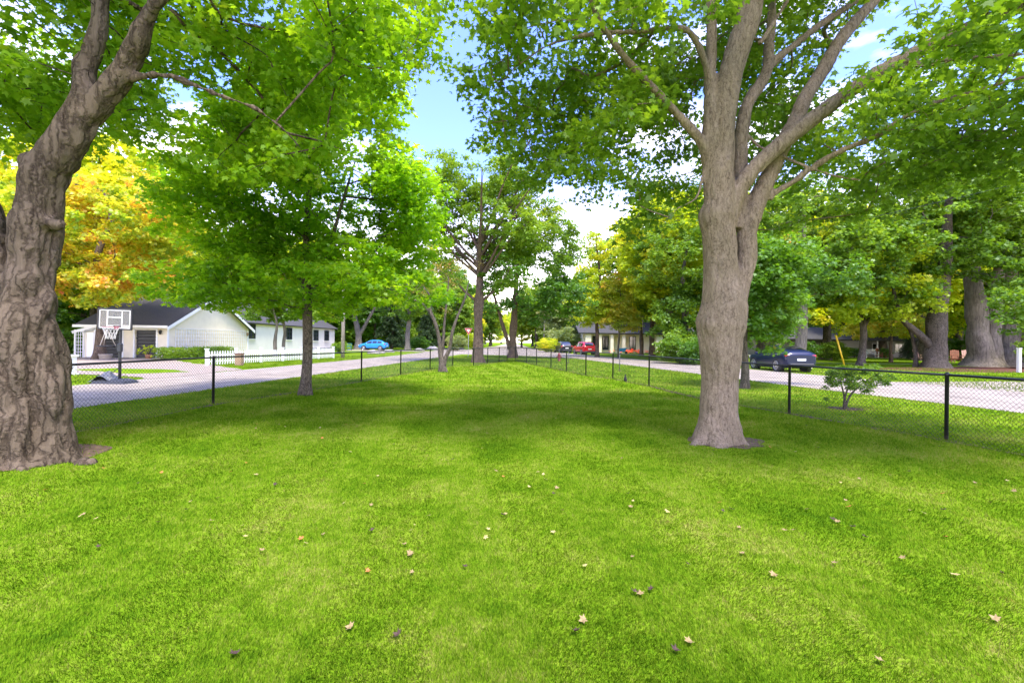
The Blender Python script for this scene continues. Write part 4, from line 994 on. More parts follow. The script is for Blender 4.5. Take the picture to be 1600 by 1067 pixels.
mb.box(((X0+X1)/2, Y0-.53, EV-.2), (X1-X0+.8, .04, .2)); mb.box((X1+.02, Y0+.06, EV/2-.02), (.05, .18, EV-.06)); mb.box((X1+.02, Y1-.1, EV/2-.02), (.05, .18, EV-.06))
part('trim', mb, M_white, gar)
for cx, w in ((-31.22, 1.64), (-28.58, 1.66)):
    mb = MB()
    for k in range(8): mb.box((cx, Y0+.16+.0, .14+k*.27), (w, .05, .25), bev=.012)
    part('garage_door', mb, M_black2, gar)
    mb = MB()
    for sx in (-1, 1): mb.box((cx+sx*(w/2+.06), Y0-.02, 1.1), (.12, .05, 2.2))
    mb.box((cx, Y0-.02, 2.24), (w+.24, .05, .1)); part('door_frame', mb, M_white, gar)
mb = MB()
for i in range(33): mb.box((X1+.07, 36.3+i*.295, 1.42), (.03, .04, 1.9))
for i in range(7): mb.box((X1+.095, 36.3+16*.295, .5+i*.307), (.02, 9.6, .04))
part('lattice', mb, M_white, gar)
for (x, y) in ((-27.35, Y0-.14), (X1+.16, 46.0)):
    mb = MB(); mb.lathe((x, y, 2.0), [(.05,-.16),(.09,-.12),(.11,.1),(.13,.13),(.03,.2)], 6); mb.box((x, y+.06 if x < X1 else y, 2.1), (.04,.16,.04)); part('lantern', mb, M_tan if x > X1 else M_black2, gar)

# white house behind
hs = empty('house', (-31, 58, 0), 'white house with dark roof, black-framed windows and a grey boarded gable', 'house')
HX0, HX1, HY0, HY1, HE, HR = -36.5, -27.7, 46.6, 71, 3.45, 5.9
HM = -32.1
mb = MB()
mb.add([(HX0,HY0,0),(HX1,HY0,0),(HX1,HY0,HE),(HM,HY0,HR-.1),(HX0,HY0,HE)], [(0,1,2,3,4)])
mb.add([(HX0,HY1,0),(HX1,HY1,0),(HX1,HY1,HE),(HM,HY1,HR-.1),(HX0,HY1,HE)], [(4,3,2,1,0)])
mb.add([(HX1,HY0,0),(HX1,HY1,0),(HX1,HY1,HE),(HX1,HY0,HE)], [(0,1,2,3)]); mb.add([(HX0,HY0,0),(HX0,HY1,0),(HX0,HY1,HE),(HX0,HY0,HE)], [(3,2,1,0)])
part('wall', mb, M_whitewall, hs)
mb = MB()
slab(mb, (HX1+.4,HY0-.4,HE-.18), (HX1+.4,HY1+.4,HE-.18), (HM,HY1+.4,HR), (HM,HY0-.4,HR), .14)
slab(mb, (HX0-.4,HY1+.4,HE-.18), (HX0-.4,HY0-.4,HE-.18), (HM,HY0-.4,HR), (HM,HY1+.4,HR), .14)
part('roof', mb, M_roof, hs)
mb = MB()   # tall rear wing with boarded gable
mb.add([(-46,54,0),(-35.6,54,0),(-35.6,54,4.0),(-40.6,54,8.0),(-46,54,4.0)], [(0,1,2,3,4)]); mb.add([(-35.6,54,0),(-35.6,64,0),(-35.6,64,4),(-35.6,54,4)], [(0,1,2,3)])
for i in range(34):
    x = -45.8+i*.3; top = 8.0-abs(x+40.6)*.77; mb.box((x, 53.97, top/2-.1), (.05, .05, max(.2, top-.4)))
part('gable_wall', mb, M_grey, hs)
mb = MB()
slab(mb, (-35.0,53.4,3.65), (-35.0,64,3.65), (-40.6,64,8.2), (-40.6,53.4,8.2), .2); slab(mb, (-46.6,64,3.4), (-46.6,53.4,3.4), (-40.6,53.4,8.2), (-40.6,64,8.2), .2)
part('gable_roof', mb, M_roof, hs)
for (y, w, h, z) in ((48.3, 1.35, 1.5, 2.35), (56.5, 1.3, 1.4, 2.25), (64.2, 1.5, 1.45, 2.15), (67.9, 1.5, 1.45, 2.15)):
    f = window(None, (HX1, y, z), w, h, 'x'); f.parent = hs; f.matrix_parent_inverse = Matrix.Translation(hs.location).inverted()
mb = MB()
for i in range(12): mb.box((HX1+.9, 60+i*.9, .25), (.5, .7, .5), bev=.08)
# stone edging along the house wall
part('stone_edging', mb, mat('stone_grey', (.25, .24, .23), .9, bump=.6, bscale=12, var=.3), hs)

# hedge
rngh = np.random.default_rng(5)
hd = empty('hedge', (-25.3, 36.8, 0), 'clipped green hedge along the garage gable wall', 'hedge')
n = 1500; c = np.stack([rngh.uniform(-.55,.55,n), rngh.uniform(-4.1,4.1,n), rngh.uniform(.1,.88,n)], 1)
add_leaves('foliage', c, 10, .12, .9, .085, LF_OAK, M_leafG, hd, (0,0,0), 6)
mb = MB()
for k in range(16):
    y = -3.9+k*.52; mb.tube([(0,y,0),(.05,y+.05,.4),(-.1,y-.1,.75)], [.03,.02,.01], 5, cap=False)
mb.build('stem', M_barkg, hd)

# picket fence
pf0, pf1 = Vector((-17.7, 26.5)), Vector((-15.55, 39.8))
pf = empty('picket_fence', (pf0.x, pf0.y, 0), 'white picket fence along the far side of the left lane', 'fence')
dv = (pf1-pf0); L_ = dv.length; an = math.atan2(dv.y, dv.x); Mr = Matrix.Rotation(an, 3, 'Z')
mb = MB()
for i in range(int(L_/.2)):
    q = Mr @ Vector((.1+i*.2, 0, 0)); mb.box(q+Vector((0,0,.42)), (.085, .02, .74), M=Mr)
    t = [Mr @ Vector(v) for v in ((-.0425,-.01,0),(.0425,-.01,0),(0,-.01,.07),(-.0425,.01,0),(.0425,.01,0),(0,.01,.07))]
    mb.add([q+v+Vector((0,0,.79)) for v in t], [(0,1,2),(5,4,3),(1,4,5,2),(0,2,5,3)])
mb.build('picket_panel', M_white, pf)
mb = MB()
for z in (.25, .62): mb.box(Mr @ Vector((L_/2, .03, 0))+Vector((0,0,z)), (L_, .035, .07), M=Mr)
mb.build('rail', M_white, pf)
for i in range(7):
    mb = MB(); q = Mr @ Vector((L_*i/6, .06, 0)); mb.box(q+Vector((0,0,.47)), (.13,.13,.98), M=Mr); mb.box(q+Vector((0,0,.98)), (.18,.18,.05), M=Mr); mb.build('post', M_white, pf)

# rusty box post in front of picket fence
q = G(374, 571)
t_ = empty('wooden_post_box', q, 'stubby reddish-brown wooden pillar in front of the picket fence', 'pillar')
mb = MB(); mb.box((0,0,.34), (.36,.36,.68), bev=.02); mb.build('pillar', M_tan, t_)
mb = MB(); mb.box((0,0,.71), (.44,.44,.06), bev=.01); mb.build('cap', mat('rust_brown', (.14,.07,.05), .8, var=.3), t_)

# poles and wires
M_pole = mat('weathered_pole', (.33, .28, .23), .9, bump=.4, bscale=10, var=.2, stretch=(3,3,.3))
def pole(x, y, H, r, label, arm=True):
    p = empty('utility_pole', (x, y, 0), label, 'pole')
    mb = MB(); mb.tube([(0,0,-.2),(0,0,H/2),(0,0,H)], [r,r*.85,r*.65], 12); mb.build('shaft', M_pole, p)
    if arm:
        mb = MB(); mb.box((0,0,H-.5), (1.8,.1,.12)); 
        mb.build('crossarm', M_pole, p)
        for k in (-.8, 0, .8):
            mb = MB(); mb.lathe((k,0,H-.44), [(.03,0),(.05,.04),(.05,.12),(.02,.16)], 8); mb.build('insulator', M_white, p)
    return p
pole(G(535.5,559).x, G(535.5,559).y, 9, .17, 'pale wooden utility pole at the end of the picket fence', False)
pole(23.6, 37.6, 12, .17, 'weathered utility pole rising behind the dark blue car')
pole(18.1, 63.5, 12, .16, 'grey utility pole right of the gold tree')
pole(7.9, 112, 12, .2, 'pale utility pole far down the street left of the parked cars')
def wire(name, pts, label):
    mb = MB()
    for a, b in zip(pts, pts[1:]):
        a, b = Vector(a), Vector(b); L = []
        for i in range(13):
            t = i/12; v = a.lerp(b, t); v.z -= .5*4*t*(1-t); L.append(v)
        mb.tube(L, .013, 4, cap=False)
    tag(mb.build(name, M_black), label, 'cable')
wire('power_line', [(32.6, -6, 11.4), (23.6, 37.6, 11.7), (18.1, 63.5, 11.7), (7.9, 112, 11.7)], 'upper thin overhead cable crossing the trees at the right')
wire('power_line', [(33.4, -6, 10.5), (23.7, 37.5, 10.9), (18.2, 63.5, 10.9), (8.0, 112, 10.9)], 'lower thin overhead cable crossing the trees at the right')
gy = empty('guy_wire', (G(1320,572).x, G(1320,572).y, 0), 'leaning bright yellow guy wire guard across the street', 'guy wire')
mb = MB(); tp = Vector((-.62, .2, 2.5)); mb.tube([(0,0,-.1), tuple(tp)], .065, 8); mb.build('guard', mat('yellow_plastic', (.75,.48,.02), .5), gy)
mb = MB(); mb.tube([tuple(tp*.98), (23.6-gy.location.x, 37.6-gy.location.y, 9.6)], .012, 5); mb.build('cable', M_black, gy)

# ---------------------------------------------------------------- yield sign, hydrant, posts
ys = empty('yield_sign', GX(731.5, 47), 'red and white triangular yield sign on a grey post near the oak', 'sign')
mb = MB(); mb.box((0,.03,1.3), (.06,.04,2.75)); mb.build('post', mat('galvanised', (.35,.36,.37), .5, metal=.6), ys)
def tri(r, y, z):
    return [(-r*.866, y, z+r*.5), (0, y, z-r), (r*.866, y, z+r*.5)]
def trip(mb, r, y0, y1, z):
    mb.add(tri(r,y0,z)+tri(r,y1,z), [(0,1,2),(5,4,3),(0,3,4,1),(1,4,5,2),(2,5,3,0)])
mb = MB(); trip(mb, .47, -.01, .004, 2.72); mb.build('plate', M_white, ys)
mb = MB(); trip(mb, .44, -.016, -.0101, 2.72); mb.build('border', mat('sign_red', (.55,.02,.03), .4), ys)
mb = MB(); trip(mb, .24, -.022, -.0161, 2.72); mb.build('centre', M_white, ys)
hy = empty('fire_hydrant', (G(873.5,564).x, G(873.5,564).y, 0), 'dark red fire hydrant outside the fence near the street', 'hydrant')
M_hy = mat('hydrant_red', (.26,.035,.04), .5, var=.2, vscale=10)
mb = MB(); mb.lathe((0,0,0), [(.17,-.05),(.17,.04),(.11,.05),(.105,.45),(.14,.46),(.14,.50)], 14); mb.build('barrel', M_hy, hy)
mb = MB(); mb.lathe((0,0,0), [(.125,.50),(.12,.58),(.08,.65),(.03,.68),(.03,.73)], 14); mb.build('bonnet', M_hy, hy)
for dx, dy, r in ((-1,0,.055),(1,0,.055),(0,-1,.075)):
    mb = MB(); mb.tube([(dx*.08,dy*.08,.36),(dx*.19,dy*.19,.36)], r, 10); mb.tube([(dx*.19,dy*.19,.36),(dx*.21,dy*.21,.36)], r*1.2, 6); mb.build('nozzle', M_hy, hy)
M_gp = mat('grey_post', (.10,.10,.095), .6)
for (px, py, h, lb) in ((888,567.5,.95,'thin grey marker post just right of the red hydrant'), (968,579.5,1.15,'thin grey marker post standing in the verge between hydrant and grey maple')):
    q = G(px, py); r = empty('marker_post', q, lb, 'post')
    mb = MB(); mb.tube([(0,0,-.1),(0,0,h)], .022, 8); mb.build('rod', M_gp, r)
    mb = MB(); mb.lathe((0,0,0), [(.16,0),(.10,.03),(.02,.05)], 10); mb.build('soil_mound', M_dirt, r)
q = G(977, 596); r = empty('stake', q, 'short dark stub standing in the grass just outside the right fence', 'stake')
mb = MB(); mb.lathe((0,0,0), [(.055,-.02),(.075,.06),(.065,.14),(.035,.19),(.025,.30),(.012,.31)], 9); mb.build('body', mat('dark_stub', (.03,.027,.025), .8), r)
# white pedestal, left
q = GX(111, 19.2); r = empty('pedestal', q, 'small white pedestal with a dark scroll beside the gravel drive', 'pedestal')
mb = MB(); mb.box((0,0,.38), (.26,.26,.76), bev=.02); mb.build('column', M_white, r)
mb = MB(); mb.box((0,0,.03), (.36,.36,.06)); mb.box((0,0,.80), (.36,.36,.09), bev=.02); mb.build('cap', M_white, r)
mb = MB(); mb.tube([(.16+.05*math.cos(a*.9)*(1-a/9), -.15, .25+.4*a/9+.05*math.sin(a*.9)) for a in [i*.5 for i in range(18)]], .01, 5); mb.build('scroll', M_black, r)

# ---------------------------------------------------------------- basketball hoop
q = G(187, 599); bh = empty('basketball_hoop', q, 'portable basketball hoop with clear backboard at the edge of the left lane', 'basketball hoop')
M_pl = mat('dark_plastic', (.03,.032,.036), .55); M_clear = bpy.data.materials.new('acrylic'); M_clear.use_nodes = True
_p = M_clear.node_tree.nodes['Principled BSDF']; _p.inputs['Base Color'].default_value = (.5,.5,.47,1); _p.inputs['Alpha'].default_value = .16; _p.inputs['Roughness'].default_value = .15
mb = MB()
prof = [(-.62,-.30,.0),(.40,-.30,.0),(.40,.32,.0),(-.62,.32,.0)]
mb.add([(-.75,-.32,0),(.42,-.32,0),(.42,.34,0),(-.75,.34,0),(-.70,-.27,.10),(.36,-.27,.10),(.36,.29,.10),(-.70,.29,.10),(-.45,-.15,.17),(.15,-.15,.17),(.15,.2,.17),(-.45,.2,.17)],
       [(3,2,1,0),(0,1,5,4),(1,2,6,5),(2,3,7,6),(3,0,4,7),(4,5,9,8),(5,6,10,9),(6,7,11,10),(7,4,8,11),(8,9,10,11)])
mb.build('base', M_pl, bh)
mb = MB()    # crumpled tarpaulin over ballast
for i in range(13):
    for j in range(9):
        x = -1.0+i*.09; y = -.28+j*.075
        z = .05+.28*math.exp(-((x+.45)/.28)**2)*math.exp(-(y/.3)**2)+.10*noise.noise(Vector((x*5,y*5,1)))+.16*max(0, .5-abs(x+.45))
        mb.v.append((x,y,max(z,.015)))
for i in range(12):
    for j in range(8): a = i*9+j; mb.face((a, a+9, a+10, a+1))
mb.build('tarpaulin', mat('tarp_grey', (.10,.105,.115), .4, var=.4, vscale=6), bh)
mb = MB(); mb.tube([(.0,0,.05),(.0,0,1.2),(.02,0,1.95),(.02,0,2.05)], [.045,.045,.04,.04], 10); mb.build('pole', M_pl, bh)
mb = MB()
mb.box((.01,-.02,1.25), (.14,.12,.3), bev=.02); mb.build('crank_box', M_pl, bh)
for z in (2.0, 2.35):
    mb = MB(); mb.box((.05,-.15,z), (.05,.32,.05)); mb.build('bracket', M_pl, bh)
mb = MB(); mb.tube([(-.03,0,.55),(-.35,0,.32),(-.6,0,.12)], .012, 6); mb.build('strut', M_pl, bh)
BC = Vector((.09, -.32, 2.24)); tl = Matrix.Rotation(R(1.5), 3, 'Y')
bo = MB(); bo.box(BC, (1.10,.02,.66), M=tl); bd = bo.build('backboard', M_clear, bh)
mb = MB()
for sz in (-1,1): mb.box(BC+tl@Vector((0,0,sz*.345)), (1.17,.05,.045), M=tl)
for sx in (-1,1): mb.box(BC+tl@Vector((sx*.57,0,0)), (.045,.05,.645), M=tl)
mb.build('board_frame', M_black2, bd)
mb = MB()
for sz in (-1,1): mb.box(BC+tl@Vector((0,-.013,sz*.30)), (1.06,.006,.028), M=tl)
for sx in (-1,1): mb.box(BC+tl@Vector((sx*.52,-.014,0)), (.028,.006,.57), M=tl)
for sx in (-1,1): mb.box(BC+tl@Vector((sx*.25,-.014,0)), (.03,.006,.57), M=tl)
mb.box(BC+tl@Vector((0,-.013,.06)), (.47,.006,.03), M=tl)
mb.build('board_lines', M_white, bd)
RC = BC+Vector((.08,-.26,-.28))
mb = MB(); mb.tube([RC+Vector((.225*math.cos(a), .225*math.sin(a), 0)) for a in [2*math.pi*i/24 for i in range(25)]], .010, 6, cap=False); mb.box(RC+Vector((0,.24,-.02)), (.14,.05,.1)); mb.build('rim', mat('rim_red', (.30,.06,.08), .5), bh)
mb = MB()
for k in range(12):
    for s_ in (1, -1):
        mb.tube([RC+Vector((rr*math.cos(k*math.pi/6+s_*t), rr*math.sin(k*math.pi/6+s_*t), z)) for t, rr, z in ((0,.225,0),(.26,.18,-.14),(.52,.14,-.27),(.78,.13,-.40))], .004, 4, cap=False)
mb.build('net', M_white, bh)

# white arbour left of the garage
ab = empty('garden_arbour', GX(139, 34.5), 'white lattice garden arbour with a sloped top left of the garage', 'arbour')
for sx in (-.75,.75):
    mb = MB()
    for sy in (-.35,.35): mb.box((sx,sy,1.05), (.07,.07,2.1))
    mb.build('post', M_white, ab)
mb = MB()
for i in range(5): mb.box((-.72+.1+i*.17, -.40, 1.0), (.025,.02,1.9))
for i in range(8): mb.box((-.36, -.42, .18+i*.26), (.75,.02,.025))
mb.box((.45,-.40,1.0), (.5,.03,1.85)); mb.build('lattice', M_white, ab)
mb = MB()
for i in range(6): a = -.45+i*.18; mb.box((0,a,2.22), (1.9,.04,.06), M=Matrix.Rotation(-.28,3,'Y'))
for sy in (-.4,.4): mb.box((0,sy,2.12), (1.9,.05,.09), M=Matrix.Rotation(-.28,3,'Y'))
mb.build('top', M_white, ab)
# hanging dish on three ropes by the tree
hb = empty('hanging_planter', GX(166, 31), 'dark dish hung on pale ropes in front of the second garage door', 'planter')
mb = MB(); mb.lathe((0,0,.98), [(.10,-.10),(.50,-.02),(.52,.03),(.46,.02),(.1,-.02)], 16); mb.build('dish', M_pl, hb)
mb = MB(); tp = Vector((0,0,2.2))
for k in range(3): a = k*2.09+.5; mb.tube([(.48*math.cos(a),.48*math.sin(a),1.0), tuple(tp)], .022, 6)
mb.tube([tuple(tp), (0,0,3.6)], .02, 6); mb.build('rope', mat('rope', (.55,.48,.36), .9), hb)
sp_ = empty('stone_planter', GX(165, 32.3), 'squat stone planter under the hanging dish', 'planter')
mb = MB(); mb.lathe((0,0,0), [(.30,0),(.34,.05),(.38,.30),(.42,.34),(.40,.38),(.34,.36),(.33,.26)], 16); mb.build('pot', mat('stone_warm', (.34,.29,.23), .9, bump=.5, var=.25), sp_)
mb = MB(); mb.lathe((0,0,.27), [(.33,0),(.2,.05),(.02,.07)], 12); mb.build('soil', M_dirt, sp_)
pp = empty('potted_plant', GX(232, 33.8), 'potted yellow-green leafy plant before the right garage door', 'potted plant')
mb = MB(); mb.lathe((0,0,0), [(.16,0),(.22,.30),(.24,.34),(.20,.33),(.19,.28)], 14); mb.build('pot', mat('terracotta', (.33,.17,.09), .8), pp)
rngp = np.random.default_rng(8); cp = rngp.normal(size=(26,3))*np.array([.28,.28,.18])+np.array([0,0,.68]); add_leaves('foliage', cp, 9, .14, .9, .13, LF_OAK, M_leafY, pp, (0,0,0), 9, .4)
mb = MB()
for k in range(7): a = k*.9; mb.tube([(0,0,.3),(.1*math.cos(a),.1*math.sin(a),.55),(.3*math.cos(a),.3*math.sin(a),.8)], [.012,.01,.006], 5)
mb.build('stem', M_barkg, pp)
# boulders
def boulder(px, py, sx, sy, sz, label, seed):
    q = G(px, py); mb = MB(); n1, n2 = 10, 14
    for i in range(n1+1):
        th = math.pi*i/n1
        for j in range(n2):
            ph = 2*math.pi*j/n2; v = Vector((math.sin(th)*math.cos(ph), math.sin(th)*math.sin(ph), math.cos(th)))
            k = 1+.35*noise.noise(v*1.6+Vector((seed,0,0)))+.12*noise.noise(v*5+Vector((0,seed,0))); mb.v.append((v.x*sx*k, v.y*sy*k, v.z*sz*k+sz*.45))
    for i in range(n1):
        for j in range(n2): mb.face((i*n2+j, (i+1)*n2+j, (i+1)*n2+(j+1)%n2, i*n2+(j+1)%n2), 0, True)
    o = mb.build('boulder', M_rock); o.location = q; tag(o, label, 'boulder', 'boulders beside the left lane')
M_rock = mat('rock', (.34,.31,.29), .9, bump=.7, bscale=8, var=.35, vscale=4)
boulder(583,553,.75,.5,.30,'larger flat grey boulder below the blue car',1); boulder(594,552.5,.55,.4,.26,'small boulder leaning on the large flat one',2); boulder(607,550.5,.9,.5,.25,'low wide boulder right of the blue car wheels',3)
boulder(655,548,.8,.5,.25,'pale boulder right of the grey-trunked tree',4); boulder(676,547,.95,.6,.45,'pale rounded boulder behind the fence beside the gnarled tree',5); boulder(718,546,.9,.6,.3,'small boulder below the yield sign',6)
wb = empty('wheeled_bin', GX(545.5, 69), 'teal green wheeled bin left of the blue car', 'bin')
mb = MB(); mb.add([(-.24,-.26,.06),(.24,-.26,.06),(.24,.26,.06),(-.24,.26,.06),(-.3,-.34,.98),(.3,-.34,.98),(.3,.36,.98),(-.3,.36,.98)], [(3,2,1,0),(4,5,6,7),(0,1,5,4),(1,2,6,5),(2,3,7,6),(3,0,4,7)]); mb.build('body', mat('bin_green', (.03,.20,.13), .5), wb)
mb = MB(); mb.box((0,0,1.02), (.66,.78,.07), bev=.03); mb.build('lid', mat('bin_lid', (.02,.13,.09), .5), wb)
for sx in (-.27,.27):
    mb = MB(); mb.tube([(sx-.03,.28,.1),(sx+.03,.28,.1)], .1, 12); mb.build('wheel', M_pl, wb)

# ---------------------------------------------------------------- cars
M_tyre = mat('tyre', (.015,.015,.016), .8); M_rim = mat('alloy', (.62,.62,.64), .3, metal=.85); M_cglass = mat('car_glass', (.012,.016,.02), .04, spec=1, coat=.6)
M_red = mat('lamp_red', (.45,.01,.015), .25, coat=.6); M_plate = mat('plate', (.72,.73,.75), .5); M_chrome = mat('chrome', (.7,.7,.7), .15, metal=1)
M_trim = mat('black_trim', (.012,.012,.013), .55); M_lens = mat('head_lens', (.65,.68,.7), .1, coat=.6)
def car(label, cat, loc, heading, paint, L, W, st, wr, wx, win, rear_glass, front_glass, tail, nsp=10, rack=False, name='car', rimm=None):
    """st: stations from rear (x, z_bottom, z_belt, z_top, half_width, half_width_top)"""
    root = empty(name, loc, label, cat, rz=heading)
    def interp(x):
        for a, b in zip(st, st[1:]):
            if a[0] <= x <= b[0]:
                t = (x-a[0])/(b[0]-a[0]); return [p+(q-p)*t for p, q in zip(a, b)]
        return list(st[-1])
    def sect(s):
        x, zs, zb, zt, w, wt = s
        h = [(0,zs),(w*.86,zs),(w*.97,zs+.10),(w,zs+.25*(zb-zs)+.08),(w*1.0,zs+.62*(zb-zs)),(w*.985,zb-.03),(w*.965,zb+.0)]
        t2 = max(zt, zb+.01)
        h += [(wt+(w*.965-wt)*.5, zb+(t2-.05-zb)*.5 if t2-zb > .12 else zb+.004), (wt, t2-.05 if t2-zb > .12 else zb+.008), (wt*.9, t2-.012), (wt*.6, t2+.006), (0, t2+.015)]
        return h
    xs = []
    for a, b in zip(st, st[1:]):
        n = max(1, int((b[0]-a[0])/.14)); xs += [a[0]+(b[0]-a[0])*i/n for i in range(n)]
    xs.append(st[-1][0])
    # smooth stations
    S = [interp(x) for x in xs]
    mb = MB(); K = 12; ring = 2*K-2
    for s in S:
        h = sect(s)
        for (y, z) in h: mb.v.append((s[0], y, z))
        for (y, z) in h[-2:0:-1]: mb.v.append((s[0], -y, z))
    for i in range(len(S)-1):
        for k in range(ring):
            j = (k+1) % ring; mb.face((i*ring+k, (i+1)*ring+k, (i+1)*ring+j, i*ring+j), 0, True)
    mb.face(list(range(ring)), 0); mb.face([(len(S)-1)*ring+k for k in range(ring)][::-1], 0)
    body = mb.build('body', paint, root)
    def on_side(x, t, sgn, off=.012):
        s = interp(x); y0, z0 = s[4]*.965, s[2]; y1, z1 = s[5], s[3]-.05; n = Vector((z1-z0, y0-y1)).normalized() if z1 > z0 else Vector((1, 0))
        return Vector((x, sgn*(y0+(y1-y0)*t+n.x*off), z0+(z1-z0)*t+n.y*off))
    for sgn in (1, -1):
        for (xa, xb) in win:
            mb = MB(); n = 7
            for i in range(n+1):
                x = xa+(xb-xa)*i/n
                lo = on_side(x, .10, sgn); hi = on_side(x, .88, sgn)
                mb.v += [tuple(lo), tuple(hi)]
            for i in range(n):
                f = (2*i, 2*i+2, 2*i+3, 2*i+1); mb.face(f if sgn < 0 else f[::-1], 0, True)
            mb.build('side_window', M_cglass, root)
    for nm, (xa, xb) in (('rear_window', rear_glass), ('windscreen', front_glass)):
        mb = MB(); n = 6
        for i in range(n+1):
            x = xa+(xb-xa)*i/n; s = interp(x); z = max(s[3], s[2]+.01)+.03
            for k in (-1,-.6,0,.6,1): mb.v.append((x+(-.012 if nm[0] == 'r' else .012), k*s[5]*.84, z-.022*abs(k)**2))
        for i in range(n):
            for k in range(4): mb.face((i*5+k, (i+1)*5+k, (i+1)*5+k+1, i*5+k+1), 0, True)
        mb.build(nm, M_cglass, root)
    w = W/2
    for x in wx:
        for sgn in (1, -1):
            wy = interp(x)[4]
            mb = MB(); mb.tube([(x, sgn*(wy-.30), wr), (x, sgn*(wy+.006), wr)], wr*1.14, 28)
            mb.build('wheel_arch', M_trim, root)
            wh = MB(); y = sgn*(wy+.012); Mx = Matrix.Rotation(-sgn*math.pi/2, 3, 'X')
            wh.lathe((x, y, wr), [(wr*.70,-.22),(wr*.97,-.2),(wr,-.14),(wr,-.04),(wr*.95,.0),(wr*.74,.004),(wr*.70,-.02)], 28, M=Mx)
            wo2 = wh.build('wheel', M_tyre, root)
            rm = MB(); rm.lathe((x, y, wr), [(wr*.71,-.05),(wr*.735,.008),(wr*.68,.006),(wr*.66,-.06),(.02,-.062)], 28, M=Mx)
            rm.lathe((x, y, wr), [(.07,-.05),(.07,.002),(.02,.006)], 12, M=Mx)
            for k in range(nsp):
                a = 2*math.pi*k/nsp; c_ = Vector((x+math.cos(a)*wr*.38, y+sgn*-.02, wr+math.sin(a)*wr*.38)); rm.box(c_, (wr*.62, .03, .045), M=Matrix.Rotation(-a, 3, 'Y'))
            bk = MB(); bk.lathe((x, y, wr), [(wr*.66,-.10),(wr*.66,-.055),(.03,-.054)], 20, M=Mx); bk.build('brake_disc', M_trim, wo2)
            rm.build('rim', rimm or M_rim, wo2)
    z0 = interp(.15)
    for sgn in (1, -1):
        mb = MB(); (tx, tz, tw, th, tl_) = tail
        s = interp(tx); mb.box((tx+tl_/2-.05, sgn*(s[4]-.05), tz), (tl_, .11, th), bev=.02); s0 = st[0]
        mb.box((tx-.02, sgn*(s[4]-.05-tw/2), tz), (.10, tw, th*.75), bev=.02)
        mb.build('tail_light', M_red, root)
        mb = MB(); e = st[-1]; xx = e[0]-.22; s = interp(xx); mb.box((xx, sgn*(s[4]-.12), s[2]-.08), (.36, .2, .13), bev=.03); mb.build('headlight', M_lens, root)
        mb = MB(); xm = front_glass[0]+.28 if front_glass[0] < front_glass[1] else front_glass[0]; s = interp(min(front_glass)+.35); mb.box((min(front_glass)+.35, sgn*(s[4]+.08), s[2]+.07), (.12,.2,.13), bev=.03); mb.build('mirror', paint, root)
    mb = MB(); mb.box((st[0][0]-.015, 0, st[0][2]-.22), (.03, .5, .13)); mb.build('licence_plate', M_plate, root)
    mb = MB(); mb.box((st[0][0]+.05, 0, st[0][1]-.02), (.22, W*.78, .16), bev=.04); mb.box((L/2, 0, .26), (L*.55, W*.93, .10), bev=.03); mb.build('lower_trim', M_trim, root)
    for sgn in (1, -1):
        mb = MB(); mb.tube([(.0, sgn*.62, .30), (.16, sgn*.62, .30)], .045, 10); mb.build('exhaust', M_chrome, root)
        for xd in ([ (win[0][0]+win[-1][1])/2 ]):
            for dx in (-.35, .62):
                mb = MB(); s = interp(xd+dx); mb.box((xd+dx, sgn*(s[4]+.012), s[2]-.13), (.20,.03,.03), bev=.01); mb.build('door_handle', paint, root)
    if rack:
        for sgn in (1, -1):
            mb = MB(); a = interp(1.0); mb.tube([(1.0, sgn*.6, interp(1.0)[3]+.02), (1.15, sgn*.6, interp(1.15)[3]+.09), (3.0, sgn*.6, interp(3.0)[3]+.09), (3.15, sgn*.6, interp(3.15)[3]+.0)], .02, 6); mb.build('roof_rail', M_trim, root)
    return root
def paint(name, c): return mat(name, c, .32, metal=0, coat=.35, spec=.3)
coupe = [(0,.50,1.0,1.04,.82,.66),(.10,.34,1.10,1.19,.91,.74),(.28,.30,1.16,1.29,.955,.76),(.62,.29,1.16,1.37,.965,.72),(1.05,.28,1.13,1.48,.97,.68),(1.6,.28,1.10,1.59,.97,.64),(2.3,.28,1.07,1.65,.965,.62),(2.85,.28,1.05,1.60,.96,.62),(3.3,.28,1.03,1.40,.955,.65),(3.72,.28,1.02,1.12,.955,.72),(4.2,.29,.98,1.05,.94,.74),(4.55,.32,.89,.95,.87,.66),(4.72,.40,.72,.75,.74,.5)]
car('dark blue coupe-shaped SUV parked on the far side of the right street', 'car', (17.35, 27.25, 0), R(88), paint('navy_paint', (.004,.008,.035)), 4.72, 1.93, coupe, .385, (.98, 3.83), ((1.05, 2.05), (2.12, 3.38)), (.66, 1.66), (3.66, 2.95), (.10, 1.02, .44, .13, .36), 10)
suv = [(0,.45,.98,1.0,.82,.66),(.10,.32,1.05,1.12,.89,.70),(.28,.28,1.08,1.42,.92,.70),(.55,.28,1.08,1.62,.92,.68),(1.2,.28,1.06,1.71,.92,.66),(2.4,.28,1.04,1.72,.92,.65),(2.95,.28,1.03,1.60,.915,.66),(3.5,.28,1.02,1.12,.91,.70),(4.05,.30,.98,1.04,.89,.70),(4.4,.34,.86,.90,.82,.62),(4.55,.42,.72,.74,.70,.5)]
car('bright red SUV parked on the far side down the right street', 'car', (10.45, 61.0, 0), R(102), paint('red_paint', (.50,.010,.02)), 4.55, 1.85, suv, .36, (.85, 3.55), ((.62, 1.3), (1.38, 2.2), (2.28, 3.1)), (.12, .50), (3.42, 2.9), (.10, 1.0, .22, .26, .26), 8, True)
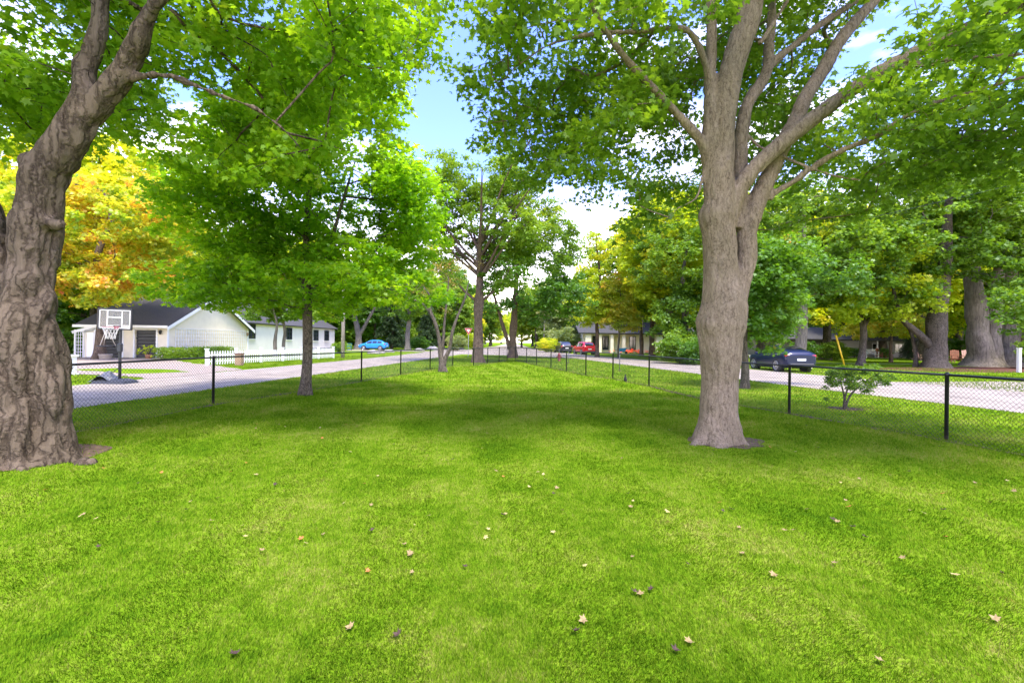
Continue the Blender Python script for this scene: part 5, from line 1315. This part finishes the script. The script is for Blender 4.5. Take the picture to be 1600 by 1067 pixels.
car('dark SUV parked in front of the red one down the right street', 'car', (8.3, 68.5, 0), R(102), paint('dark_paint', (.02,.025,.03)), 4.55, 1.85, suv, .36, (.85, 3.55), ((.62, 1.3), (1.38, 2.2), (2.28, 3.1)), (.12, .50), (3.42, 2.9), (.10, 1.0, .22, .26, .26), 8, True)
hatch = [(0,.45,.92,.95,.80,.62),(.10,.32,1.0,1.10,.88,.66),(.35,.28,1.06,1.34,.91,.66),(.75,.28,1.05,1.50,.91,.64),(1.4,.28,1.02,1.58,.91,.63),(2.2,.28,.99,1.59,.91,.62),(2.75,.28,.97,1.47,.905,.63),(3.4,.28,.96,1.08,.90,.70),(3.9,.30,.92,.98,.88,.70),(4.25,.34,.82,.86,.80,.60),(4.4,.42,.68,.7,.68,.5)]
car('bright blue crossover parked side-on beyond the left lane', 'car', (-19.6, 71.5, 0), R(176), paint('blue_paint', (.03,.26,.62)), 4.4, 1.82, hatch, .36, (.82, 3.45), ((.6, 1.3), (1.38, 2.1), (2.18, 3.0)), (.2, .7), (3.32, 2.75), (.10, .98, .22, .16, .26), 10)

# ---------------------------------------------------------------- right side houses and garden furniture
M_sid = mat('grey_siding', (.27,.26,.24), .8, var=.08, stretch=(.3,.3,8), vscale=1.5)
gh = empty('house', (55, 70, 0), 'low grey ranch house behind the lawn at the right', 'house')
mb = MB()
mb.box((50.5,72,1.35), (3.0,8,2.7)); mb.box((44,76,1.35), (10,8,2.7)); mb.box((58,74,1.35), (12.05,8,2.7)); part('wall', mb, M_sid, gh)
mb = MB()
slab(mb, (38,67.4,2.6), (66,67.4,2.6), (66,74,4.6), (38,74,4.6), .18); slab(mb, (66,82,2.6), (38,82,2.6), (38,74,4.6), (66,74,4.6), .18); part('roof', mb, M_roof, gh)
for (x, y, w) in ((46.2, 72, 2.2), (42.2, 72, 1.4), (56.2, 70, 1.6), (59.5, 70, 1.2)):
    f = window(None, (x, y, 1.45), w, 1.2, 'y', 2, 2, M_white); f.parent = gh; f.matrix_parent_inverse = Matrix.Translation(gh.location).inverted()
mb = MB()
for x in (52.35, 54.5): mb.box((x,67.9,1.25), (.16,.16,2.5))
part('porch_post', mb, M_white, gh)
ch_ = empty('house', (13.5, 74, 0), 'cream house with white columns behind the lime tree and red car', 'house')
mb = MB(); mb.box((17.5, 78, 1.7), (12, 8, 3.4)); part('wall', mb, M_cream, ch_)
mb = MB(); slab(mb, (10.6,72.4,3.2), (24.6,72.4,3.2), (24.6,78,5.2), (10.6,78,5.2), .2); slab(mb, (24.6,83.6,3.2), (10.6,83.6,3.2), (10.6,78,5.2), (24.6,78,5.2), .2); part('roof', mb, M_roof, ch_)
for x in (12.2, 14.1, 16.0, 17.9):
    mb = MB(); mb.box((x,73,1.55), (.9 if x < 13 else .5,.5,3.1)); part('column', mb, M_cream, ch_)
for x in (13.6, 15.2, 19.6): f = window(None, (x, 74, 1.6), .95, 2.2, 'y', 1, 3); f.parent = ch_; f.matrix_parent_inverse = Matrix.Translation(ch_.location).inverted()
wh_ = empty('house', (28, 88, 0), 'pale house glimpsed between trunks left of the grey maple', 'house')
mb = MB(); mb.box((28.5, 90, 1.8), (12, 8, 3.6)); part('wall', mb, M_whitewall, wh_)
mb = MB(); slab(mb, (22,85.4,3.4), (35,85.4,3.4), (35,90,5.6), (22,90,5.6), .2); slab(mb, (35,94.6,3.4), (22,94.6,3.4), (22,90,5.6), (35,90,5.6), .2); part('roof', mb, M_roof, wh_)
for x in (25, 29, 32): f = window(None, (x, 86, 1.8), 1.2, 1.3, 'y'); f.parent = wh_; f.matrix_parent_inverse = Matrix.Translation(wh_.location).inverted()

def adirondack(loc, rz, col, label):
    r = empty('garden_chair', loc, label, 'chair', 'wooden slat chairs on the right lawn', rz)
    mb = MB()
    for i in range(6): mb.box((0, -.28+i*.10, .36-i*.022), (.54,.085,.022))
    mb.build('seat', col, r)
    mb = MB()
    for i in range(5):
        a = (i-2)*.115; mb.box((a, .36, .70), (.10,.022,.86-.03*abs(i-2)*2), M=Matrix.Rotation(R(-20),3,'X'))
    mb.box((0,.33,.62), (.56,.025,.06)); mb.build('backrest', col, r)
    for sx in (-1,1):
        mb = MB(); mb.box((sx*.34,-.05,.58), (.13,.72,.025)); mb.build('armrest', col, r)
        mb = MB(); mb.box((sx*.30,-.30,.29), (.03,.09,.58)); mb.build('leg', col, r)
        mb = MB(); mb.box((sx*.27,.10,.24), (.03,.9,.10), M=Matrix.Rotation(R(-16),3,'X')); mb.build('leg', col, r)
    return r
M_cedar = mat('cedar', (.42,.17,.08), .7, var=.25, vscale=6); M_pinkw = mat('faded_pink_wood', (.50,.30,.24), .8, var=.2, vscale=6); M_cedar2 = mat('brown_cedar', (.27,.10,.05), .7, var=.25, vscale=6)
for px, d, rz, m, lb in ((1482,50,.5,M_pinkw,'faded pinkish slat chair just right of the thick dark trunk'), (1493,48.5,-.6,M_cedar2,'reddish brown slat chair turned between the two faded ones'), (1512,50,-.5,M_pinkw,'faded slat chair next to the massive pale trunk'), (1437,54,.2,M_pinkw,'faded slat chair just left of the thick dark trunk'), (1377,66,.3,M_cedar,'orange-brown slat chair behind the white bench')):
    c = adirondack(GX(px, d), rz, m, lb); c.scale = (1.25,)*3
bn = empty('garden_bench', GX(1361, 64.5), 'white slatted garden bench beside the clipped shrubs', 'bench'); bn.scale = (1.3,)*3
mb = MB()
for i in range(4): mb.box((0,-.2+i*.12,.45), (1.35,.1,.03))
mb.build('seat', M_white, bn)
mb = MB()
for i in range(11): mb.box((-.6+i*.12,.27,.68), (.05,.02,.38))
mb.box((0,.27,.90), (1.35,.04,.07)); mb.build('backrest', M_white, bn)
for sx in (-1,1):
    for sy in (-.22,.27):
        mb = MB(); mb.box((sx*.65,sy,.32), (.06,.06,.64)); mb.build('leg', M_white, bn)
    mb = MB(); mb.box((sx*.65,.02,.66), (.07,.55,.03)); mb.build('armrest', M_white, bn)
q = GX(1592, 31.0); wp_ = empty('marker_post', q, 'white square post at the right edge beside the mulch bed', 'post')
mb = MB(); mb.box((0,0,.8), (.17,.17,1.6)); mb.build('shaft', M_white, wp_); mb = MB(); mb.box((0,0,1.62), (.22,.22,.05), bev=.01); mb.build('cap', M_white, wp_)
fb = empty('flower_bed', GX(990, 70), 'mound of orange-red flowers before the cream house', 'flowers')
add_leaves('blossom', np.random.default_rng(3).normal(size=(60,3))*np.array([1.2,.6,.12])+np.array([0,0,.45]), 12, .22, .8, .12, LF_OAK, leafmat('blossom', [(0,(.5,.08,.04)),(1,(.65,.22,.10))], .3), fb, (0,0,0), 4)
add_leaves('foliage', np.random.default_rng(6).normal(size=(40,3))*np.array([1.2,.6,.08])+np.array([0,0,.22]), 10, .22, .8, .14, LF_OAK, M_leafG, fb, (0,0,0), 5)
bb = empty('wheelbarrow', GX(972, 68), 'blue garden barrow standing on the grass before the cream house', 'wheelbarrow')
mb = MB(); mb.add([(-.35,-.25,.35),(.35,-.25,.35),(.35,.25,.35),(-.35,.25,.35),(-.6,-.38,.8),(.7,-.38,.9),(.7,.38,.9),(-.6,.38,.8)], [(3,2,1,0),(0,1,5,4),(1,2,6,5),(2,3,7,6),(3,0,4,7)]); mb.build('tray', mat('blue_tray', (.03,.18,.42), .5), bb)
mb = MB(); mb.tube([(.62,-.04,.2),(.62,.04,.2)], .2, 16); mb.build('wheel', M_tyre, bb)
for sy in (-.25,.25):
    mb = MB(); mb.tube([(.62,sy*.3,.2),(0,sy,.38),(-1.05,sy*1.2,.62)], .02, 6); mb.tube([(-.3,sy,.36),(-.35,sy,.0)], .02, 6); mb.build('handle', M_black, bb)

# ---------------------------------------------------------------- fallen leaves
def leafmesh(nm, m, curl):
    mb = MB(); t = LF_MAPLE; c = (0, .1, .0)
    vs_ = [(a*1.0, b*1.0, .08+curl*(a*a+b*b)+.05*math.sin(a*9+b*5)) for a, b, z in t]; mb.v = vs_+[(0,.1,.05)]
    for i in range(12): mb.face((i, (i+1) % 12, 12), 0, False)
    return mb.build(nm, m)
def dl(nm, c): return mat(nm, c, .8, var=.3, vscale=4)
KIND = {'tan': (dl('leaf_tan', (.25,.175,.07)), 'pale tan fallen leaf'), 'yellow': (dl('leaf_pale_yellow', (.36,.29,.10)), 'pale yellow fallen leaf'),
        'brown': (dl('leaf_brown', (.055,.028,.018)), 'dark brown curled leaf'), 'orange': (dl('leaf_orange_dry', (.42,.13,.03)), 'orange fallen leaf')}
PM = {k: leafmesh('fallen_leaf', v[0], {'tan':.35,'yellow':.1,'brown':.75,'orange':.3}[k]) for k, v in KIND.items()}
first = {k: True for k in PM}
def fallen(x, y, k, s):
    o = PM[k]
    if not first[k]: o = o.copy(); COL.objects.link(o)
    first[k] = False
    o.location = (x, y, .022); o.rotation_euler = (random.uniform(-.4,.4), random.uniform(-.4,.4), random.uniform(0,6.28)); o.scale = (s,)*3
    if math.hypot(x-T6C.x, y-T6C.y) < 2.6: zn = 'under the large grey maple'
    elif math.hypot(x-T1C.x, y-T1C.y) < 2.8: zn = 'beside the old forked maple'
    elif y < 3.3: zn = 'at the very front of the lawn, ' + ('left half' if x < 0 else 'right half')
    elif y < 6: zn = 'on the near lawn between the two big maples, ' + ('left of centre' if x < 0 else 'right of centre')
    elif y < 11: zn = 'on the middle of the lawn, ' + ('left of centre' if x < 0 else 'right of centre')
    else: zn = 'on the far half of the lawn'
    o['label'] = KIND[k][1] + ' ' + zn; o['category'] = 'fallen leaf'; o['group'] = k + ' leaves ' + zn
for px, py, k in ((547,708,'yellow'),(642,870,'tan'),(575,746,'yellow'),(582,832,'brown'),(786,808,'brown'),(992,930,'brown'),(1000,932,'tan'),(1018,926,'brown'),(911,974,'tan'),(898,992,'brown'),(366,1028,'brown'),(622,997,'brown'),(1055,1022,'brown'),(1076,1008,'tan'),(1375,1038,'tan'),(1302,815,'brown'),(1308,818,'tan'),(1352,843,'brown'),(1333,827,'brown'),(1410,876,'tan'),(1305,884,'tan'),(1492,902,'yellow'),(1326,795,'orange'),(1262,799,'tan'),(430,760,'brown'),(400,744,'yellow'),(72,768,'orange'),(160,734,'orange'),(870,765,'tan'),(852,751,'yellow'),(640,868,'tan'),(1143,799,'brown'),(1232,663,'tan'),(547,985,'tan'),(985,795,'tan'),(1042,802,'yellow'),(1225,832,'tan'),(840,740,'yellow'),(708,720,'brown'),(500,670,'yellow'),(540,665,'orange'),(1555,972,'tan'),(1208,902,'tan'),(1585,770,'tan'),(1475,800,'brown')):
    g_ = G(px, py); fallen(g_.x, g_.y, k, .05 if k == 'brown' else .052)
rf = random.Random(12)
for i in range(150):
    px = rf.uniform(60, 1590); py = 600 + 300*rf.random()**1.7; g_ = G(px, py)
    if dist_line(g_.x, g_.y, FL) < .3 or dist_line(g_.x, g_.y, FR) < .3 or g_.x < -11 or g_.x > 12 or g_.y > 38: continue
    if (g_.xy-Vector((-6.4,6.1))).length < 1.2 or (g_.xy-T6C).length < .6: continue
    fallen(g_.x, g_.y, rf.choice(['yellow','yellow','tan','tan','brown','orange']), rf.uniform(.03,.046))

# tar-sealed cracks, thin strips lying on the asphalt
def crack(pts, w, seed, label):
    rg = random.Random(seed); L = []
    for a, b in zip(pts, pts[1:]):
        a, b = Vector(a), Vector(b); n = max(2, int((b-a).length/.35))
        for k in range(n):
            p = a.lerp(b, k/n); L.append(p + Vector((rg.uniform(-.07,.07), rg.uniform(-.07,.07))))
    mb = MB()
    for p in L: mb.v.append((p.x-w*rg.uniform(.3,1), p.y-w*.4, .021))
    for p in L: mb.v.append((p.x+w*rg.uniform(.3,1), p.y+w*.4, .021))
    n = len(L)
    for i in range(n-1): mb.face((i, n+i, n+i+1, i+1))
    tag(mb.build('road_crack', M_tar), label, 'crack', kind='structure')
M_tar = mat('tar', (.09,.08,.07), .8, var=.3, vscale=8)
crack([(-11.8,11),(-11.3,16),(-10.9,24),(-10.3,34)], .03, 1, 'tar crack along the left lane'); crack([(-12.6,19),(-9.4,20)], .03, 2, 'tar crack across the left lane')
crack([(15.6,10),(14.2,17),(12.9,25),(11.3,36),(8.5,50)], .03, 3, 'tar crack along the right street'); crack([(12.2,15.5),(17.6,17.2)], .03, 4, 'tar crack across the right street'); crack([(11.0,22),(16.9,24.5)], .03, 5, 'second tar crack across the right street'); crack([(9.6,31),(15.4,33)], .03, 6, 'third tar crack across the right street')
